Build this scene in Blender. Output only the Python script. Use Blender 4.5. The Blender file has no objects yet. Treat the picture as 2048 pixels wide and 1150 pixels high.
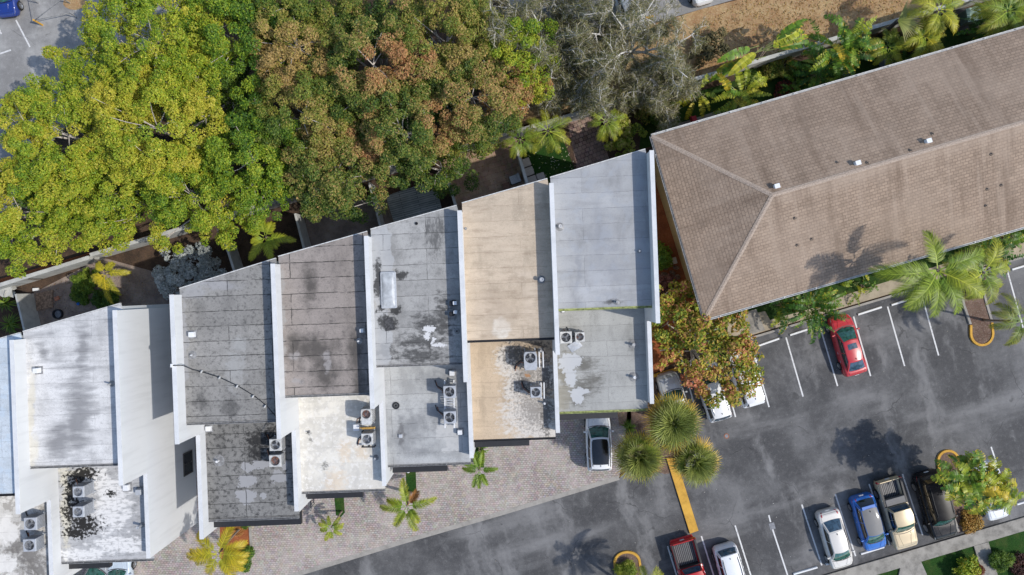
import bpy, math, random
import numpy as np
from mathutils import Vector, Matrix
C = bpy.context.scene.collection
H = 52.0            # drone height, metres
SC = 26.0           # photo pixels per metre at ground level

def W(px, py, z=0.0):
    """point of the place at height z, from a measurement on the photo (drone looks straight down)"""
    k = (H - z) / H
    return Vector(((px - 1024) * k / SC, (575 - py) * k / SC, z))
def G(gx, gy, z=0.0):
    return Vector(((gx - 1024) / SC, (575 - gy) / SC, z))
def s2l(r, g, b, k=1.0):
    f = lambda c: (c / 255 / 12.92 if c <= 10 else ((c / 255 + .055) / 1.055) ** 2.4) * k
    return (f(r), f(g), f(b))

# ------------------------------------------------------------------ objects
ORIG = {}
def tag(o, label=None, cat=None, group=None, kind=None):
    if label: o['label'] = label
    if cat: o['category'] = cat
    if group: o['group'] = group
    if kind: o['kind'] = kind
    return o
def thing(name, label, cat, loc, group=None, rz=0.0):
    o = bpy.data.objects.new(name, None); C.objects.link(o)
    o.location = loc; o.rotation_euler = (0, 0, rz); o.empty_display_size = .3
    ORIG[o.name] = Vector(loc)
    return tag(o, label, cat, group)
def link_mesh(name, me, parent=None, off=None):
    o = bpy.data.objects.new(name, me); C.objects.link(o)
    if parent is not None:
        o.parent = parent; ORIG[o.name] = ORIG.get(parent.name, Vector((0, 0, 0)))
    elif off is not None:
        o.location = off; ORIG[o.name] = Vector(off)
    return o

class MB:
    """collects faces (world coordinates, or local ones when local=True) into ONE mesh"""
    def __init__(s): s.v = []; s.f = []; s.m = []; s.sm = []; s.uv = []
    def add(s, vs, fs, m=0, smooth=False, uvs=None):
        b = len(s.v); s.v += [tuple(v) for v in vs]
        for i, f in enumerate(fs):
            s.f.append([b + k for k in f]); s.m.append(m); s.sm.append(smooth)
            s.uv.append(uvs[i] if uvs else None)
        return s
    def box(s, c, d, rz=0.0, m=0, bev=0.0, top=1.0):
        hx, hy, hz = d[0] / 2, d[1] / 2, d[2] / 2
        cs, sn = math.cos(rz), math.sin(rz)
        if bev > 0:
            b = bev; rings = []
            def ring(x, y, cut, z): return [(x - cut, -y, z), (x, -y + cut, z), (x, y - cut, z), (x - cut, y, z), (-x + cut, y, z), (-x, y - cut, z), (-x, -y + cut, z), (-x + cut, -y, z)]
            pts = ring(hx - b * .6, hy - b * .6, b, -hz) + ring(hx, hy, b, -hz + b * .6) + ring(hx * top, hy * top, b, hz - b * .6) + ring(hx * top - b * .6, hy * top - b * .6, b, hz)
            fs = [[i for i in range(7, -1, -1)], [24 + i for i in range(8)]]
            for r in range(3):
                for i in range(8): fs.append([r * 8 + i, r * 8 + (i + 1) % 8, r * 8 + 8 + (i + 1) % 8, r * 8 + 8 + i])
        else:
            pts = [(x * t, y * t, z) for z, t in ((-hz, 1), (hz, top)) for x, y in ((-hx, -hy), (hx, -hy), (hx, hy), (-hx, hy))]
            fs = [[3, 2, 1, 0], [4, 5, 6, 7], [0, 1, 5, 4], [1, 2, 6, 5], [2, 3, 7, 6], [3, 0, 4, 7]]
        vs = [(c[0] + x * cs - y * sn, c[1] + x * sn + y * cs, c[2] + z) for x, y, z in pts]
        return s.add(vs, fs, m)
    def bar(s, a, b, w, h, m=0, up=0.0):
        """box from a to b (horizontal run), w wide, from a.z to a.z+h"""
        a, b = Vector(a), Vector(b); d = b - a; L = d.to_2d().length
        c = (a + b) / 2
        return s.box((c.x, c.y, c.z + h / 2), (L, w, h), math.atan2(d.y, d.x), m)
    def prism(s, poly, z0, z1, m=0, caps=True):
        """poly: list of (x,y) or vectors; z1 may be a list of heights"""
        p = [(q[0], q[1]) for q in poly]; n = len(p)
        ar = sum(p[i][0] * p[(i + 1) % n][1] - p[(i + 1) % n][0] * p[i][1] for i in range(n))
        zz = z1 if isinstance(z1, (list, tuple)) else [z1] * n
        if ar < 0: p = p[::-1]; zz = list(zz)[::-1]
        vs = [(x, y, z0) for x, y in p] + [(x, y, z) for (x, y), z in zip(p, zz)]
        fs = [[i, (i + 1) % n, n + (i + 1) % n, n + i] for i in range(n)]
        if caps: fs += [list(range(n - 1, -1, -1)), list(range(n, 2 * n))]
        return s.add(vs, fs, m)
    def sheet(s, poly, z, m=0):
        p = [(q[0], q[1]) for q in poly]; n = len(p)
        ar = sum(p[i][0] * p[(i + 1) % n][1] - p[(i + 1) % n][0] * p[i][1] for i in range(n))
        if ar < 0: p = p[::-1]
        return s.add([(x, y, z) for x, y in p], [list(range(n))], m)
    def tube(s, pts, rad, n=6, m=0, cap=True):
        pts = [Vector(p) for p in pts]; k = len(pts)
        if not isinstance(rad, (list, tuple)): rad = [rad] * k
        vs = []; ref = None
        for i, p in enumerate(pts):
            t = (pts[min(i + 1, k - 1)] - pts[max(i - 1, 0)])
            t = t.normalized() if t.length > 1e-9 else Vector((0, 0, 1))
            if ref is None: ref = Vector((1, 0, 0)) if abs(t.x) < .8 else Vector((0, 1, 0))
            u = (ref - t * ref.dot(t)).normalized(); w = t.cross(u); ref = u
            for j in range(n):
                a = 2 * math.pi * j / n
                vs.append(p + (u * math.cos(a) + w * math.sin(a)) * rad[i])
        fs = []
        for i in range(k - 1):
            for j in range(n): fs.append([i * n + j, i * n + (j + 1) % n, (i + 1) * n + (j + 1) % n, (i + 1) * n + j])
        if cap: fs += [list(range(n - 1, -1, -1)), [(k - 1) * n + j for j in range(n)]]
        return s.add(vs, fs, m, True)
    def cyl(s, c, r, h, n=16, m=0, r2=None):
        r2 = r if r2 is None else r2
        vs = [(c[0] + r * math.cos(2 * math.pi * i / n), c[1] + r * math.sin(2 * math.pi * i / n), c[2]) for i in range(n)]
        vs += [(c[0] + r2 * math.cos(2 * math.pi * i / n), c[1] + r2 * math.sin(2 * math.pi * i / n), c[2] + h) for i in range(n)]
        s.add(vs, [[i, (i + 1) % n, n + (i + 1) % n, n + i] for i in range(n)], m, True)
        return s.add(vs, [list(range(n - 1, -1, -1)), list(range(n, 2 * n))], m)
    def ring(s, c, r0, r1, h, n=20, m=0):
        vs = []
        for r, z in ((r0, 0), (r1, 0), (r1, h), (r0, h)):
            vs += [(c[0] + r * math.cos(2 * math.pi * i / n), c[1] + r * math.sin(2 * math.pi * i / n), c[2] + z) for i in range(n)]
        fs = []
        for q in range(4):
            for i in range(n): fs.append([q * n + i, q * n + (i + 1) % n, ((q + 1) % 4) * n + (i + 1) % n, ((q + 1) % 4) * n + i])
        return s.add(vs, fs, m)
    def grid(s, fn, nu, nv, m=0, smooth=True, flip=False):
        vs = [fn(i / nu, j / nv) for i in range(nu + 1) for j in range(nv + 1)]
        fs = []
        for i in range(nu):
            for j in range(nv):
                q = [i * (nv + 1) + j, (i + 1) * (nv + 1) + j, (i + 1) * (nv + 1) + j + 1, i * (nv + 1) + j + 1]
                fs.append(q[::-1] if flip else q)
        return s.add(vs, fs, m, smooth)
    def build(s, name, mats, parent=None, local=False, label=None):
        if not isinstance(mats, (list, tuple)): mats = [mats]
        V = np.array(s.v, dtype=float)
        if local: o0 = np.zeros(3)
        elif parent is not None: o0 = np.array(ORIG.get(parent.name, Vector((0, 0, 0))))
        else: o0 = np.array([(V[:, 0].min() + V[:, 0].max()) / 2, (V[:, 1].min() + V[:, 1].max()) / 2, V[:, 2].min()])
        me = bpy.data.meshes.new(name)
        me.from_pydata([tuple(v) for v in (V - o0)], [], s.f)
        for m in mats: me.materials.append(m)
        me.polygons.foreach_set('material_index', s.m)
        me.polygons.foreach_set('use_smooth', s.sm)
        if any(u is not None for u in s.uv):
            ul = me.uv_layers.new(name='UVMap'); k = 0
            for p, u in zip(me.polygons, s.uv):
                for q in range(len(p.vertices)):
                    ul.data[p.loop_start + q].uv = u[q] if u else (0, 0)
        me.update()
        o = link_mesh(name, me, parent, None if (parent is not None or local) else o0)
        if label: o['label'] = label
        return o

def np_mesh(name, V, F, col, mat, parent=None, smooth=False):
    """V (n,3) world, F (m,k) faces of equal size, col (n,3) pigment per vertex"""
    V = np.asarray(V, dtype=np.float64); F = np.asarray(F, dtype=np.int32)
    o0 = np.array(ORIG[parent.name]) if parent is not None else np.zeros(3)
    me = bpy.data.meshes.new(name); k = F.shape[1]
    me.vertices.add(len(V)); me.vertices.foreach_set('co', (V - o0).ravel())
    me.loops.add(F.size); me.loops.foreach_set('vertex_index', F.ravel())
    me.polygons.add(len(F)); me.polygons.foreach_set('loop_start', np.arange(0, F.size, k, dtype=np.int32))
    if smooth: me.polygons.foreach_set('use_smooth', np.ones(len(F), dtype=bool))
    me.update(calc_edges=True)
    if col is not None:
        at = me.color_attributes.new('pigment', 'FLOAT_COLOR', 'POINT')
        at.data.foreach_set('color', np.concatenate([np.clip(col, 0, 1), np.ones((len(V), 1))], 1).ravel())
    me.materials.append(mat)
    return link_mesh(name, me, parent)

# ------------------------------------------------------------------ materials
class NT:
    def __init__(s, name):
        s.mat = bpy.data.materials.new(name); s.mat.use_nodes = True
        s.t = s.mat.node_tree; s.t.nodes.clear()
        s.out = s.t.nodes.new('ShaderNodeOutputMaterial')
    def n(s, typ, ins=None, **props):
        nd = s.t.nodes.new(typ)
        for k, v in props.items(): setattr(nd, k, v)
        for k, v in (ins or {}).items(): s.set(nd.inputs[k], v)
        return nd
    def set(s, inp, v):
        if isinstance(v, bpy.types.NodeSocket): s.t.links.new(v, inp)
        elif isinstance(v, (tuple, list, Vector)):
            v = list(v)
            if inp.type == 'RGBA' and len(v) == 3: v = v + [1.0]
            inp.default_value = v
        else: inp.default_value = v
    def pos(s): return s.n('ShaderNodeNewGeometry').outputs['Position']
    def obj(s): return s.n('ShaderNodeTexCoord').outputs['Object']
    def uv(s): return s.n('ShaderNodeTexCoord').outputs['UV']
    def map(s, v, loc=(0, 0, 0), rot=(0, 0, 0), scale=(1, 1, 1)):
        return s.n('ShaderNodeMapping', {'Vector': v, 'Location': loc, 'Rotation': rot, 'Scale': scale}).outputs[0]
    def noise(s, v, scale, detail=4.0, rough=.55, dist=0.0, col=False):
        return s.n('ShaderNodeTexNoise', {'Vector': v, 'Scale': scale, 'Detail': detail, 'Roughness': rough, 'Distortion': dist}).outputs[1 if col else 0]
    def math(s, op, a, b=0.0, c=0.0, clamp=False):
        nd = s.n('ShaderNodeMath', operation=op, use_clamp=clamp)
        s.set(nd.inputs[0], a); s.set(nd.inputs[1], b); s.set(nd.inputs[2], c)
        return nd.outputs[0]
    def vmath(s, op, a, b=(0, 0, 0)):
        nd = s.n('ShaderNodeVectorMath', operation=op); s.set(nd.inputs[0], a)
        if op == 'SCALE': s.set(nd.inputs['Scale'], b)
        else: s.set(nd.inputs[1], b)
        return nd.outputs[0]
    def step(s, v, a, b, lo=0.0, hi=1.0):
        return s.n('ShaderNodeMapRange', {'Value': v, 'From Min': a, 'From Max': b, 'To Min': lo, 'To Max': hi}, interpolation_type='SMOOTHSTEP').outputs[0]
    def mix(s, f, a, b, mode='MIX'):
        nd = s.n('ShaderNodeMix', data_type='RGBA', blend_type=mode, clamp_factor=True)
        s.set(nd.inputs[0], f); s.set(nd.inputs[6], a); s.set(nd.inputs[7], b)
        return nd.outputs[2]
    def ramp(s, f, stops):
        nd = s.n('ShaderNodeValToRGB'); s.set(nd.inputs[0], f); e = nd.color_ramp.elements
        while len(e) < len(stops): e.new(.5)
        for el, (p, c) in zip(e, stops): el.position = p; el.color = tuple(c) + (1,)
        return nd.outputs[0]
    def bsdf(s, col, rough=.7, bump=None, bs=.3, bd=.02, **kw):
        ins = {'Base Color': col, 'Roughness': rough}
        ins.update(kw)
        b = s.n('ShaderNodeBsdfPrincipled', ins)
        if bump is not None:
            bp = s.n('ShaderNodeBump', {'Height': bump, 'Strength': bs, 'Distance': bd})
            s.t.links.new(bp.outputs[0], b.inputs['Normal'])
        s.t.links.new(b.outputs[0], s.out.inputs[0])
        return s.mat

def plain(name, col, rough=.6, var=.12, scale=6.0, metal=0.0, spec=.5):
    t = NT(name); nz = t.noise(t.obj(), scale, 5)
    c = t.mix(t.step(nz, .3, .7), tuple(x * (1 - var) for x in col), tuple(min(1, x * (1 + var)) for x in col))
    return t.bsdf(c, rough, nz, .15, .01, Metallic=metal, **{'Specular IOR Level': spec})
def paint(name, col, rough=.28, metal=0.0, coat=.6, spec=.5):
    t = NT(name); nz = t.noise(t.obj(), 3.0, 4); fine = t.noise(t.obj(), 40, 2)
    c = t.mix(t.math('MULTIPLY', t.step(nz, .35, .75), .25), col, tuple(x * .75 + .03 for x in col))
    return t.bsdf(c, t.math('ADD', t.math('MULTIPLY', nz, .15), rough), None, Metallic=metal, **{'Coat Weight': coat, 'Coat Roughness': .08, 'Specular IOR Level': spec})
def leaf_mat(name, trans=.3, rough=.55, k=1.0, soft=0.0):
    t = NT(name); a = t.n('ShaderNodeAttribute', attribute_name='pigment').outputs[0]
    rnd = t.n('ShaderNodeNewGeometry').outputs['Random Per Island']
    c = t.mix(1.0, a, t.ramp(rnd, [(0, (.62 + .12 * soft, .66 + .1 * soft, .6 + .12 * soft)), (.5, (.95 * k,) * 3), (1, (1.3 - .1 * soft, 1.25 - .08 * soft, 1.15))]), 'MULTIPLY')
    p = t.n('ShaderNodeBsdfPrincipled', {'Base Color': c, 'Roughness': rough, 'Specular IOR Level': .35})
    tr = t.n('ShaderNodeBsdfTranslucent', {'Color': c})
    mx = t.n('ShaderNodeMixShader', {0: trans, 1: p.outputs[0], 2: tr.outputs[0]})
    t.t.links.new(mx.outputs[0], t.out.inputs[0]); return t.mat
R = math.radians
TILT = R(2.1)      # the terrace's walls lean this much off the photo's vertical
LOT = R(15.9)      # the parking rows and the long building

def bricks(t, v, w, h, mortar, c1, c2, cm, bias=0.0, smooth=.2, offset=.5, freq=2, squash=1.0):
    return t.n('ShaderNodeTexBrick', {'Vector': v, 'Color1': c1, 'Color2': c2, 'Mortar': cm, 'Scale': 1.0, 'Mortar Size': mortar,
               'Mortar Smooth': smooth, 'Bias': bias, 'Brick Width': w, 'Row Height': h}, offset=offset, offset_frequency=freq, squash=squash)

def roof_mat(name, base, z, row=.95, seam=.5, layers=(), seamcol=(.02, .02, .02), mw=.017, seed=0.0, var=.10, grain=.12, wid=7.5, light_seam=False):
    t = NT(name); p0 = t.pos()
    p = t.map(p0, (seed * 3.1, seed * 1.7, seed), (0, 0, -TILT))
    wob = t.vmath('SCALE', t.vmath('SUBTRACT', t.noise(p, 1.3, 5, .7, col=True), (.5, .5, .5)), .16)
    pv = t.vmath('ADD', p, wob)
    b = bricks(t, pv, wid, row, mw, tuple(x * (1 - var) for x in base), tuple(x * (1 + var) for x in base), base, offset=.37, freq=3)
    col = b.outputs[0]
    fine = t.noise(p, 22, 3, .7); med = t.noise(p, 2.2, 6, .62); big = t.noise(p, .55, 4, .6)
    col = t.mix(t.math('MULTIPLY', t.step(fine, .42, .68), min(1, grain * 4)), col, tuple(x * .55 for x in base))
    band = t.noise(t.map(p, (1, 2, 3), scale=(.25, 1.4, 1)), 1.0, 6, .65)
    col = t.mix(t.math('MULTIPLY', t.step(band, .48, .66), .35), col, tuple(x * .62 for x in base))
    col = t.mix(t.math('MULTIPLY', t.step(med, .42, .7), .28), col, tuple(x * .68 for x in base))
    col = t.mix(t.math('MULTIPLY', t.step(big, .45, .72), .35), col, tuple(min(.9, x * 1.25 + .01) for x in base))
    smk = t.noise(t.map(p, (7, 3, 0), scale=(1.1, .45, 1)), .8, 6, .6)
    col = t.mix(t.math('MULTIPLY', t.step(smk, .46, .70), .42), col, tuple(x * .45 for x in base))
    spk = t.noise(p, 7, 6, .75)
    col = t.mix(t.math('MULTIPLY', t.step(spk, .52, .66), min(1, grain * 3.2)), col, tuple(x * .42 for x in base))
    warp = t.vmath('ADD', p0, t.vmath('SCALE', t.vmath('SUBTRACT', t.noise(p, .9, 5, .65, col=True), (.5, .5, .5)), 1.1))
    for L in layers:
        an = L.get('an', (1, 1, 1))
        nz = t.noise(t.map(p, (L.get('seed', 0),) * 3, (0, 0, 0), an), L.get('ns', 2.5), 6, L.get('rough', .65))
        nz = t.math('ADD', t.math('MULTIPLY', t.math('SUBTRACT', nz, .5), 1.7), .5)
        a, bb = L.get('thr', (.35, .6))
        if max(L['col']) < .3: a, bb = (a - .08, bb + .16) if L.get('blots') else (a - .06, bb + .16)
        if L.get('blots'):
            acc = None
            for (px, py, rx, ry) in L['blots']:
                rx *= 1.4; ry *= 1.4
                c = W(px, py, z); k = (H - z) / H / SC
                g = t.n('ShaderNodeTexGradient', {0: t.map(warp, (-c.x / (rx * k), -c.y / (ry * k), 0), (0, 0, 0), (1 / (rx * k), 1 / (ry * k), 0))}, gradient_type='SPHERICAL').outputs[1]
                acc = g if acc is None else t.math('MAXIMUM', acc, g)
            nk = L.get('nk', .8)
            val = t.math('ADD', t.math('MULTIPLY', t.math('SUBTRACT', nz, .5), nk), acc)
            val = t.math('MULTIPLY', val, t.step(acc, 0.0, .12))
        else: val = nz
        m = t.math('MULTIPLY', t.step(val, a, bb), L.get('amt', .7))
        col = t.mix(m, col, L['col'])
    sn = t.math('MULTIPLY', t.math('MULTIPLY', b.outputs[1], t.step(t.noise(p, 1.1, 4, .7), .30, .56)), seam * .8)
    col = t.mix(sn, col, seamcol)
    hgt = t.math('ADD', t.math('MULTIPLY', fine, .4), t.math('MULTIPLY', b.outputs[1], .8 if light_seam else -.8))
    return t.bsdf(col, .85, hgt, .35, .02, **{'Specular IOR Level': .25})

def stucco(name, col, dirt=.12):
    t = NT(name); p = t.pos()
    n1 = t.noise(p, 9, 5, .6); st = t.noise(t.map(p, scale=(2.5, 2.5, .25)), 1.0, 5, .6); big = t.noise(p, .5, 4)
    c = t.mix(t.math('MULTIPLY', t.step(st, .45, .70), dirt * 1.8), col, tuple(x * .62 for x in col))
    c = t.mix(t.math('MULTIPLY', t.step(big, .45, .7), dirt * .8), c, tuple(x * .78 for x in col))
    return t.bsdf(c, .85, n1, .25, .012, **{'Specular IOR Level': .2})

def concrete(name, col, dirt=.5, scale=1.0):
    t = NT(name); p = t.pos()
    a = t.noise(p, 1.6 * scale, 8, .68); b = t.noise(p, 14 * scale, 4, .7); d = t.noise(t.map(p, (7, 3, 1)), .6 * scale, 5, .6)
    c = t.mix(t.math('MULTIPLY', t.step(a, .38, .7), dirt), col, tuple(x * .42 for x in col))
    c = t.mix(t.math('MULTIPLY', t.step(d, .45, .7), .4), c, tuple(min(.8, x * 1.35) for x in col))
    c = t.mix(t.math('MULTIPLY', t.step(b, .45, .75), .3), c, tuple(x * .6 for x in col))
    return t.bsdf(c, .9, b, .3, .012, **{'Specular IOR Level': .2})

def asphalt(name, dark, light, patches=.6, seed=0.0, streakrot=LOT, crack=.6):
    t = NT(name); p = t.map(t.pos(), (seed, seed * .7, 0))
    wp = t.vmath('ADD', p, t.vmath('SCALE', t.vmath('SUBTRACT', t.noise(p, .35, 4, col=True), (.5, .5, .5)), 2.2))
    big = t.noise(wp, .22, 7, .62)
    r1 = t.map(t.pos(), (seed, 0, 0), (0, 0, -streakrot))
    lane = t.noise(t.map(r1, (0, 0, 0), (0, 0, 0), (.09, .34, 1)), 1.0, 5, .55)      # worn along the driving lane
    cross = t.noise(t.map(t.vmath('ADD', r1, t.vmath('SCALE', t.noise(p, .5, 3, col=True), 1.2)), (3, 9, 0), (0, 0, 0), (.55, .13, 1)), 1.0, 5, .55)    # tyre wear into the bays
    fine = t.noise(p, 26, 3, .75); mid = t.noise(p, 3.2, 6, .7)
    c = t.mix(t.step(big, .40, .70), dark, tuple(d + (l - d) * .55 for d, l in zip(dark, light)))
    c = t.mix(t.math('MULTIPLY', t.step(lane, .50, .72), patches * .75), c, light)
    c = t.mix(t.math('MULTIPLY', t.step(cross, .52, .72), patches * .8), c, light)
    c = t.mix(t.math('MULTIPLY', t.step(mid, .5, .8), .35), c, tuple(x * 1.25 for x in light))
    c = t.mix(t.math('MULTIPLY', t.step(mid, .48, .25), .4), c, tuple(x * .62 for x in dark))
    c = t.mix(t.math('MULTIPLY', t.step(fine, .5, .8), .35), c, tuple(x * 1.5 for x in light))
    c = t.mix(t.math('MULTIPLY', t.step(fine, .45, .2), .45), c, tuple(x * .5 for x in dark))
    vo = t.n('ShaderNodeTexVoronoi', {'Vector': wp, 'Scale': .16}, feature='DISTANCE_TO_EDGE').outputs[0]
    c = t.mix(t.math('MULTIPLY', t.math('MULTIPLY', t.step(vo, .006, .0), crack), t.step(t.noise(p, .5, 3), .45, .6)), c, tuple(x * .4 for x in dark))
    oil = t.noise(p, .9, 4, .5); c = t.mix(t.math('MULTIPLY', t.step(oil, .64, .74), .55), c, tuple(x * .45 for x in dark))
    return t.bsdf(c, t.math('ADD', t.math('MULTIPLY', big, .2), .72), fine, .35, .01, **{'Specular IOR Level': .3})

def soil(name, a, b, c3, litter=.5, scale=1.0):
    t = NT(name); p = t.pos()
    n1 = t.noise(p, .9 * scale, 7, .65); n2 = t.noise(p, 9 * scale, 5, .75)
    vo = t.n('ShaderNodeTexVoronoi', {'Vector': p, 'Scale': 6.5 * scale, 'Randomness': 1.0}, feature='F1')
    c = t.mix(t.step(n1, .36, .66), a, b)
    c = t.mix(t.math('MULTIPLY', t.step(n2, .5, .68), litter), c, c3)
    c = t.mix(t.math('MULTIPLY', t.step(vo.outputs[0], .55, .2), .35), c, t.mix(.45, c, vo.outputs[1], 'MULTIPLY'))
    return t.bsdf(c, .95, n2, .8, .05, **{'Specular IOR Level': .15})

def lawn_mat(name, a, b, dry, amt=.3):
    t = NT(name); p = t.pos()
    n1 = t.noise(p, .8, 6, .65); n2 = t.noise(p, 13, 4, .75); n3 = t.noise(p, .33, 4)
    c = t.mix(t.step(n2, .35, .68), a, b)
    c = t.mix(t.math('MULTIPLY', t.step(n1, .48, .7), amt), c, dry)
    c = t.mix(t.math('MULTIPLY', t.step(n3, .45, .65), .3), c, tuple(x * .5 for x in a))
    return t.bsdf(c, .9, n2, .9, .06, **{'Specular IOR Level': .15})

def paver_mat(name, rot, w, h, c1, c2, cm, mortar=.012, dirt=.35, offset=.5):
    t = NT(name); p0 = t.pos(); p = t.map(p0, (0, 0, 0), (0, 0, -rot))
    pw = t.vmath('ADD', p, t.vmath('SCALE', t.vmath('SUBTRACT', t.noise(p, 2.0, 2, col=True), (.5, .5, .5)), .04))
    b = bricks(t, pw, w, h, mortar, c1, c2, cm, offset=offset)
    big = t.noise(p, .33, 6, .65); med = t.noise(p, 1.8, 6, .65); fine = t.noise(p, 16, 3, .7)
    cell = t.n('ShaderNodeTexVoronoi', {'Vector': p, 'Scale': 4.4}, feature='F1').outputs[1]
    c = t.mix(.28, b.outputs[0], t.mix(1.0, b.outputs[0], t.mix(.6, (1, 1, 1), cell), 'MULTIPLY'))
    c = t.mix(t.math('MULTIPLY', t.step(med, .42, .68), dirt), c, tuple(x * .42 for x in c1))
    c = t.mix(t.math('MULTIPLY', t.step(big, .42, .62), dirt * .9), c, tuple(min(.8, x * 1.35) for x in c2))
    c = t.mix(t.math('MULTIPLY', t.step(fine, .48, .75), .35), c, tuple(min(.9, x * 1.5) for x in c2))
    return t.bsdf(c, .88, t.math('ADD', t.math('MULTIPLY', b.outputs[1], -1.0), t.math('MULTIPLY', fine, .4)), .6, .015, **{'Specular IOR Level': .2})

def shingle_mat(name, base, dark, light):
    """UV in metres: u along the eave, v up the slope"""
    t = NT(name); uv = t.uv(); g = t.map(t.pos())
    uw = t.vmath('ADD', uv, t.vmath('SCALE', t.vmath('SUBTRACT', t.noise(uv, 3.0, 2, col=True), (.5, .5, .5)), .06))
    b = bricks(t, uw, .36, .21, .026, tuple(x * .78 for x in base), tuple(x * 1.18 for x in base), tuple(x * .42 for x in base), smooth=.3)
    crs = t.n('ShaderNodeTexWave', {'Vector': uw, 'Scale': .48, 'Distortion': .6, 'Detail': 3.0, 'Detail Scale': 2.0}, wave_type='BANDS', bands_direction='Y').outputs[1]
    b2 = bricks(t, t.map(uw, (.11, 0, 0)), 1.1, .63, .0, tuple(x * .85 for x in base), tuple(x * 1.12 for x in base), base)
    st = t.noise(t.map(uv, scale=(.85, .10, 1)), 1.0, 6, .66); st2 = t.noise(t.map(uv, (5, 2, 0), scale=(1.7, .14, 1)), 1.0, 4, .55)
    big = t.noise(g, .25, 5, .6); fine = t.noise(g, 15, 3, .75)
    c = t.mix(.45, b.outputs[0], b2.outputs[0]); c = t.mix(t.math('MULTIPLY', t.step(crs, .40, .05), .12), c, dark)
    rv = t.n('ShaderNodeSeparateXYZ', {0: t.vmath('ADD', uv, t.vmath('SCALE', t.noise(uv, .8, 4, col=True), .9))}).outputs[1]
    c = t.mix(t.math('MULTIPLY', t.step(rv, 6.6, 7.2), .45), c, light)
    c = t.mix(t.math('MULTIPLY', t.step(st, .47, .68), .62), c, dark)
    c = t.mix(t.math('MULTIPLY', t.step(st2, .50, .70), .38), c, light)
    c = t.mix(t.math('MULTIPLY', t.step(big, .45, .68), .35), c, light)
    c = t.mix(t.math('MULTIPLY', t.step(fine, .48, .75), .4), c, tuple(x * .55 for x in base))
    return t.bsdf(c, .92, t.math('SUBTRACT', t.math('MULTIPLY', fine, .5), b.outputs[1]), .5, .02, **{'Specular IOR Level': .15})

M = {}
M['white_wall'] = stucco('white_stucco', (.60, .61, .615), .12)
M['cream_wall'] = stucco('cream_stucco', (.62, .46, .22), .25)
M['fence_wall'] = concrete('painted_block_wall', (.50, .50, .47), .45)
M['dark_metal'] = plain('dark_metal', (.022, .022, .024), .45)
M['gutter'] = plain('grey_gutter', (.22, .22, .22), .5, .3)
M['gutter_pale'] = plain('pale_gutter', (.55, .55, .53), .5, .2)
M['gutter_green'] = plain('mossy_gutter', (.30, .34, .12), .6, .4)
M['white_metal'] = plain('white_metal', (.72, .73, .74), .4, .06)
M['ac_grey'] = plain('condenser_grey', (.40, .42, .45), .45, .1)
M['ac_dark'] = plain('condenser_side', (.17, .18, .20), .5, .2)
M['black'] = plain('black_plastic', (.012, .012, .014), .5)
M['rust'] = plain('rusty_metal', (.26, .085, .03), .7, .5, 20)
M['pipe'] = plain('vent_pipe_metal', (.5, .5, .5), .4, .2)
M['yellow_kerb'] = concrete('yellow_kerb_paint', (.62, .35, .065), .42, 1.6)
M['cap'] = concrete('painted_wall_cap', (.64, .65, .655), .22, .8)
def worn_paint():
    t = NT('worn_road_paint'); p = t.pos(); a = t.noise(p, 5, 6, .75); b = t.noise(p, 30, 3, .7)
    c = t.mix(t.step(a, .56, .66), (.66, .66, .65), (.16, .16, .165)); c = t.mix(t.math('MULTIPLY', t.step(b, .5, .7), .3), c, (.35, .35, .34))
    return t.bsdf(c, .75)
M['white_paint'] = worn_paint()
M['stop_paint'] = concrete('wheel_stop_concrete', (.78, .78, .77), .12, 2)
M['asphalt'] = asphalt('asphalt', (.060, .060, .062), (.225, .222, .22), 1.0)
M['asphalt_old'] = asphalt('old_asphalt', (.21, .205, .20), (.44, .435, .42), .8, 17.0)
M['walk'] = concrete('sidewalk_concrete', (.32, .30, .265), .8)
M['walk_tan'] = concrete('tan_walk_concrete', (.40, .34, .25), .5)
M['kerb'] = concrete('kerb_concrete', (.34, .32, .29), .5)
M['pavers'] = paver_mat('driveway_pavers', TILT + .02, .235, .155, (.335, .29, .26), (.46, .41, .372), (.15, .13, .12), .014, .30)
M['path_pavers'] = paver_mat('path_pavers', R(22), .34, .3, (.22, .14, .11), (.36, .26, .22), (.06, .04, .035), .03, .5)
M['patio_pavers'] = paver_mat('patio_pavers', R(17), .5, .4, (.33, .22, .15), (.44, .31, .22), (.19, .13, .09), .012, .45)
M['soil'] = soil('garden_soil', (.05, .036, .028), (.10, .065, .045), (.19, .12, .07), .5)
M['yard_dirt'] = soil('yard_dirt', (.20, .16, .14), (.34, .28, .24), (.46, .32, .20), .5)
M['red_mulch'] = soil('red_mulch', (.22, .07, .03), (.34, .115, .045), (.42, .18, .08), .5)
M['brown_mulch'] = soil('brown_mulch', (.12, .075, .055), (.19, .13, .10), (.34, .27, .22), .6)
M['dry_grass'] = soil('dry_grass_ground', (.30, .175, .085), (.42, .29, .15), (.55, .44, .27), .6, .8)
M['lawn'] = lawn_mat('lawn_turf', (.012, .042, .007), (.028, .085, .013), (.09, .10, .03), .4)
M['lawn_eaves'] = lawn_mat('side_lawn_turf', (.018, .048, .009), (.036, .08, .015), (.13, .13, .04), .5)  # turf tone of the lawns along both eaves, with more dry patches
M['deck'] = None
M['shingle'] = shingle_mat('asphalt_shingles', (.325, .245, .184), (.155, .11, .08), (.405, .32, .25))
M['bark'] = plain('bark', (.16, .13, .10), .9, .4, 12)
M['bark_pale'] = plain('pale_bark', (.46, .42, .38), .85, .35, 8)
M['palm_bark'] = plain('palm_trunk', (.22, .17, .13), .9, .4, 10)
M['leaf'] = leaf_mat('broad_leaves', .30, .55, 1.0, 1.0)
M['frond'] = leaf_mat('palm_leaflets', .25, .45)
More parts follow.
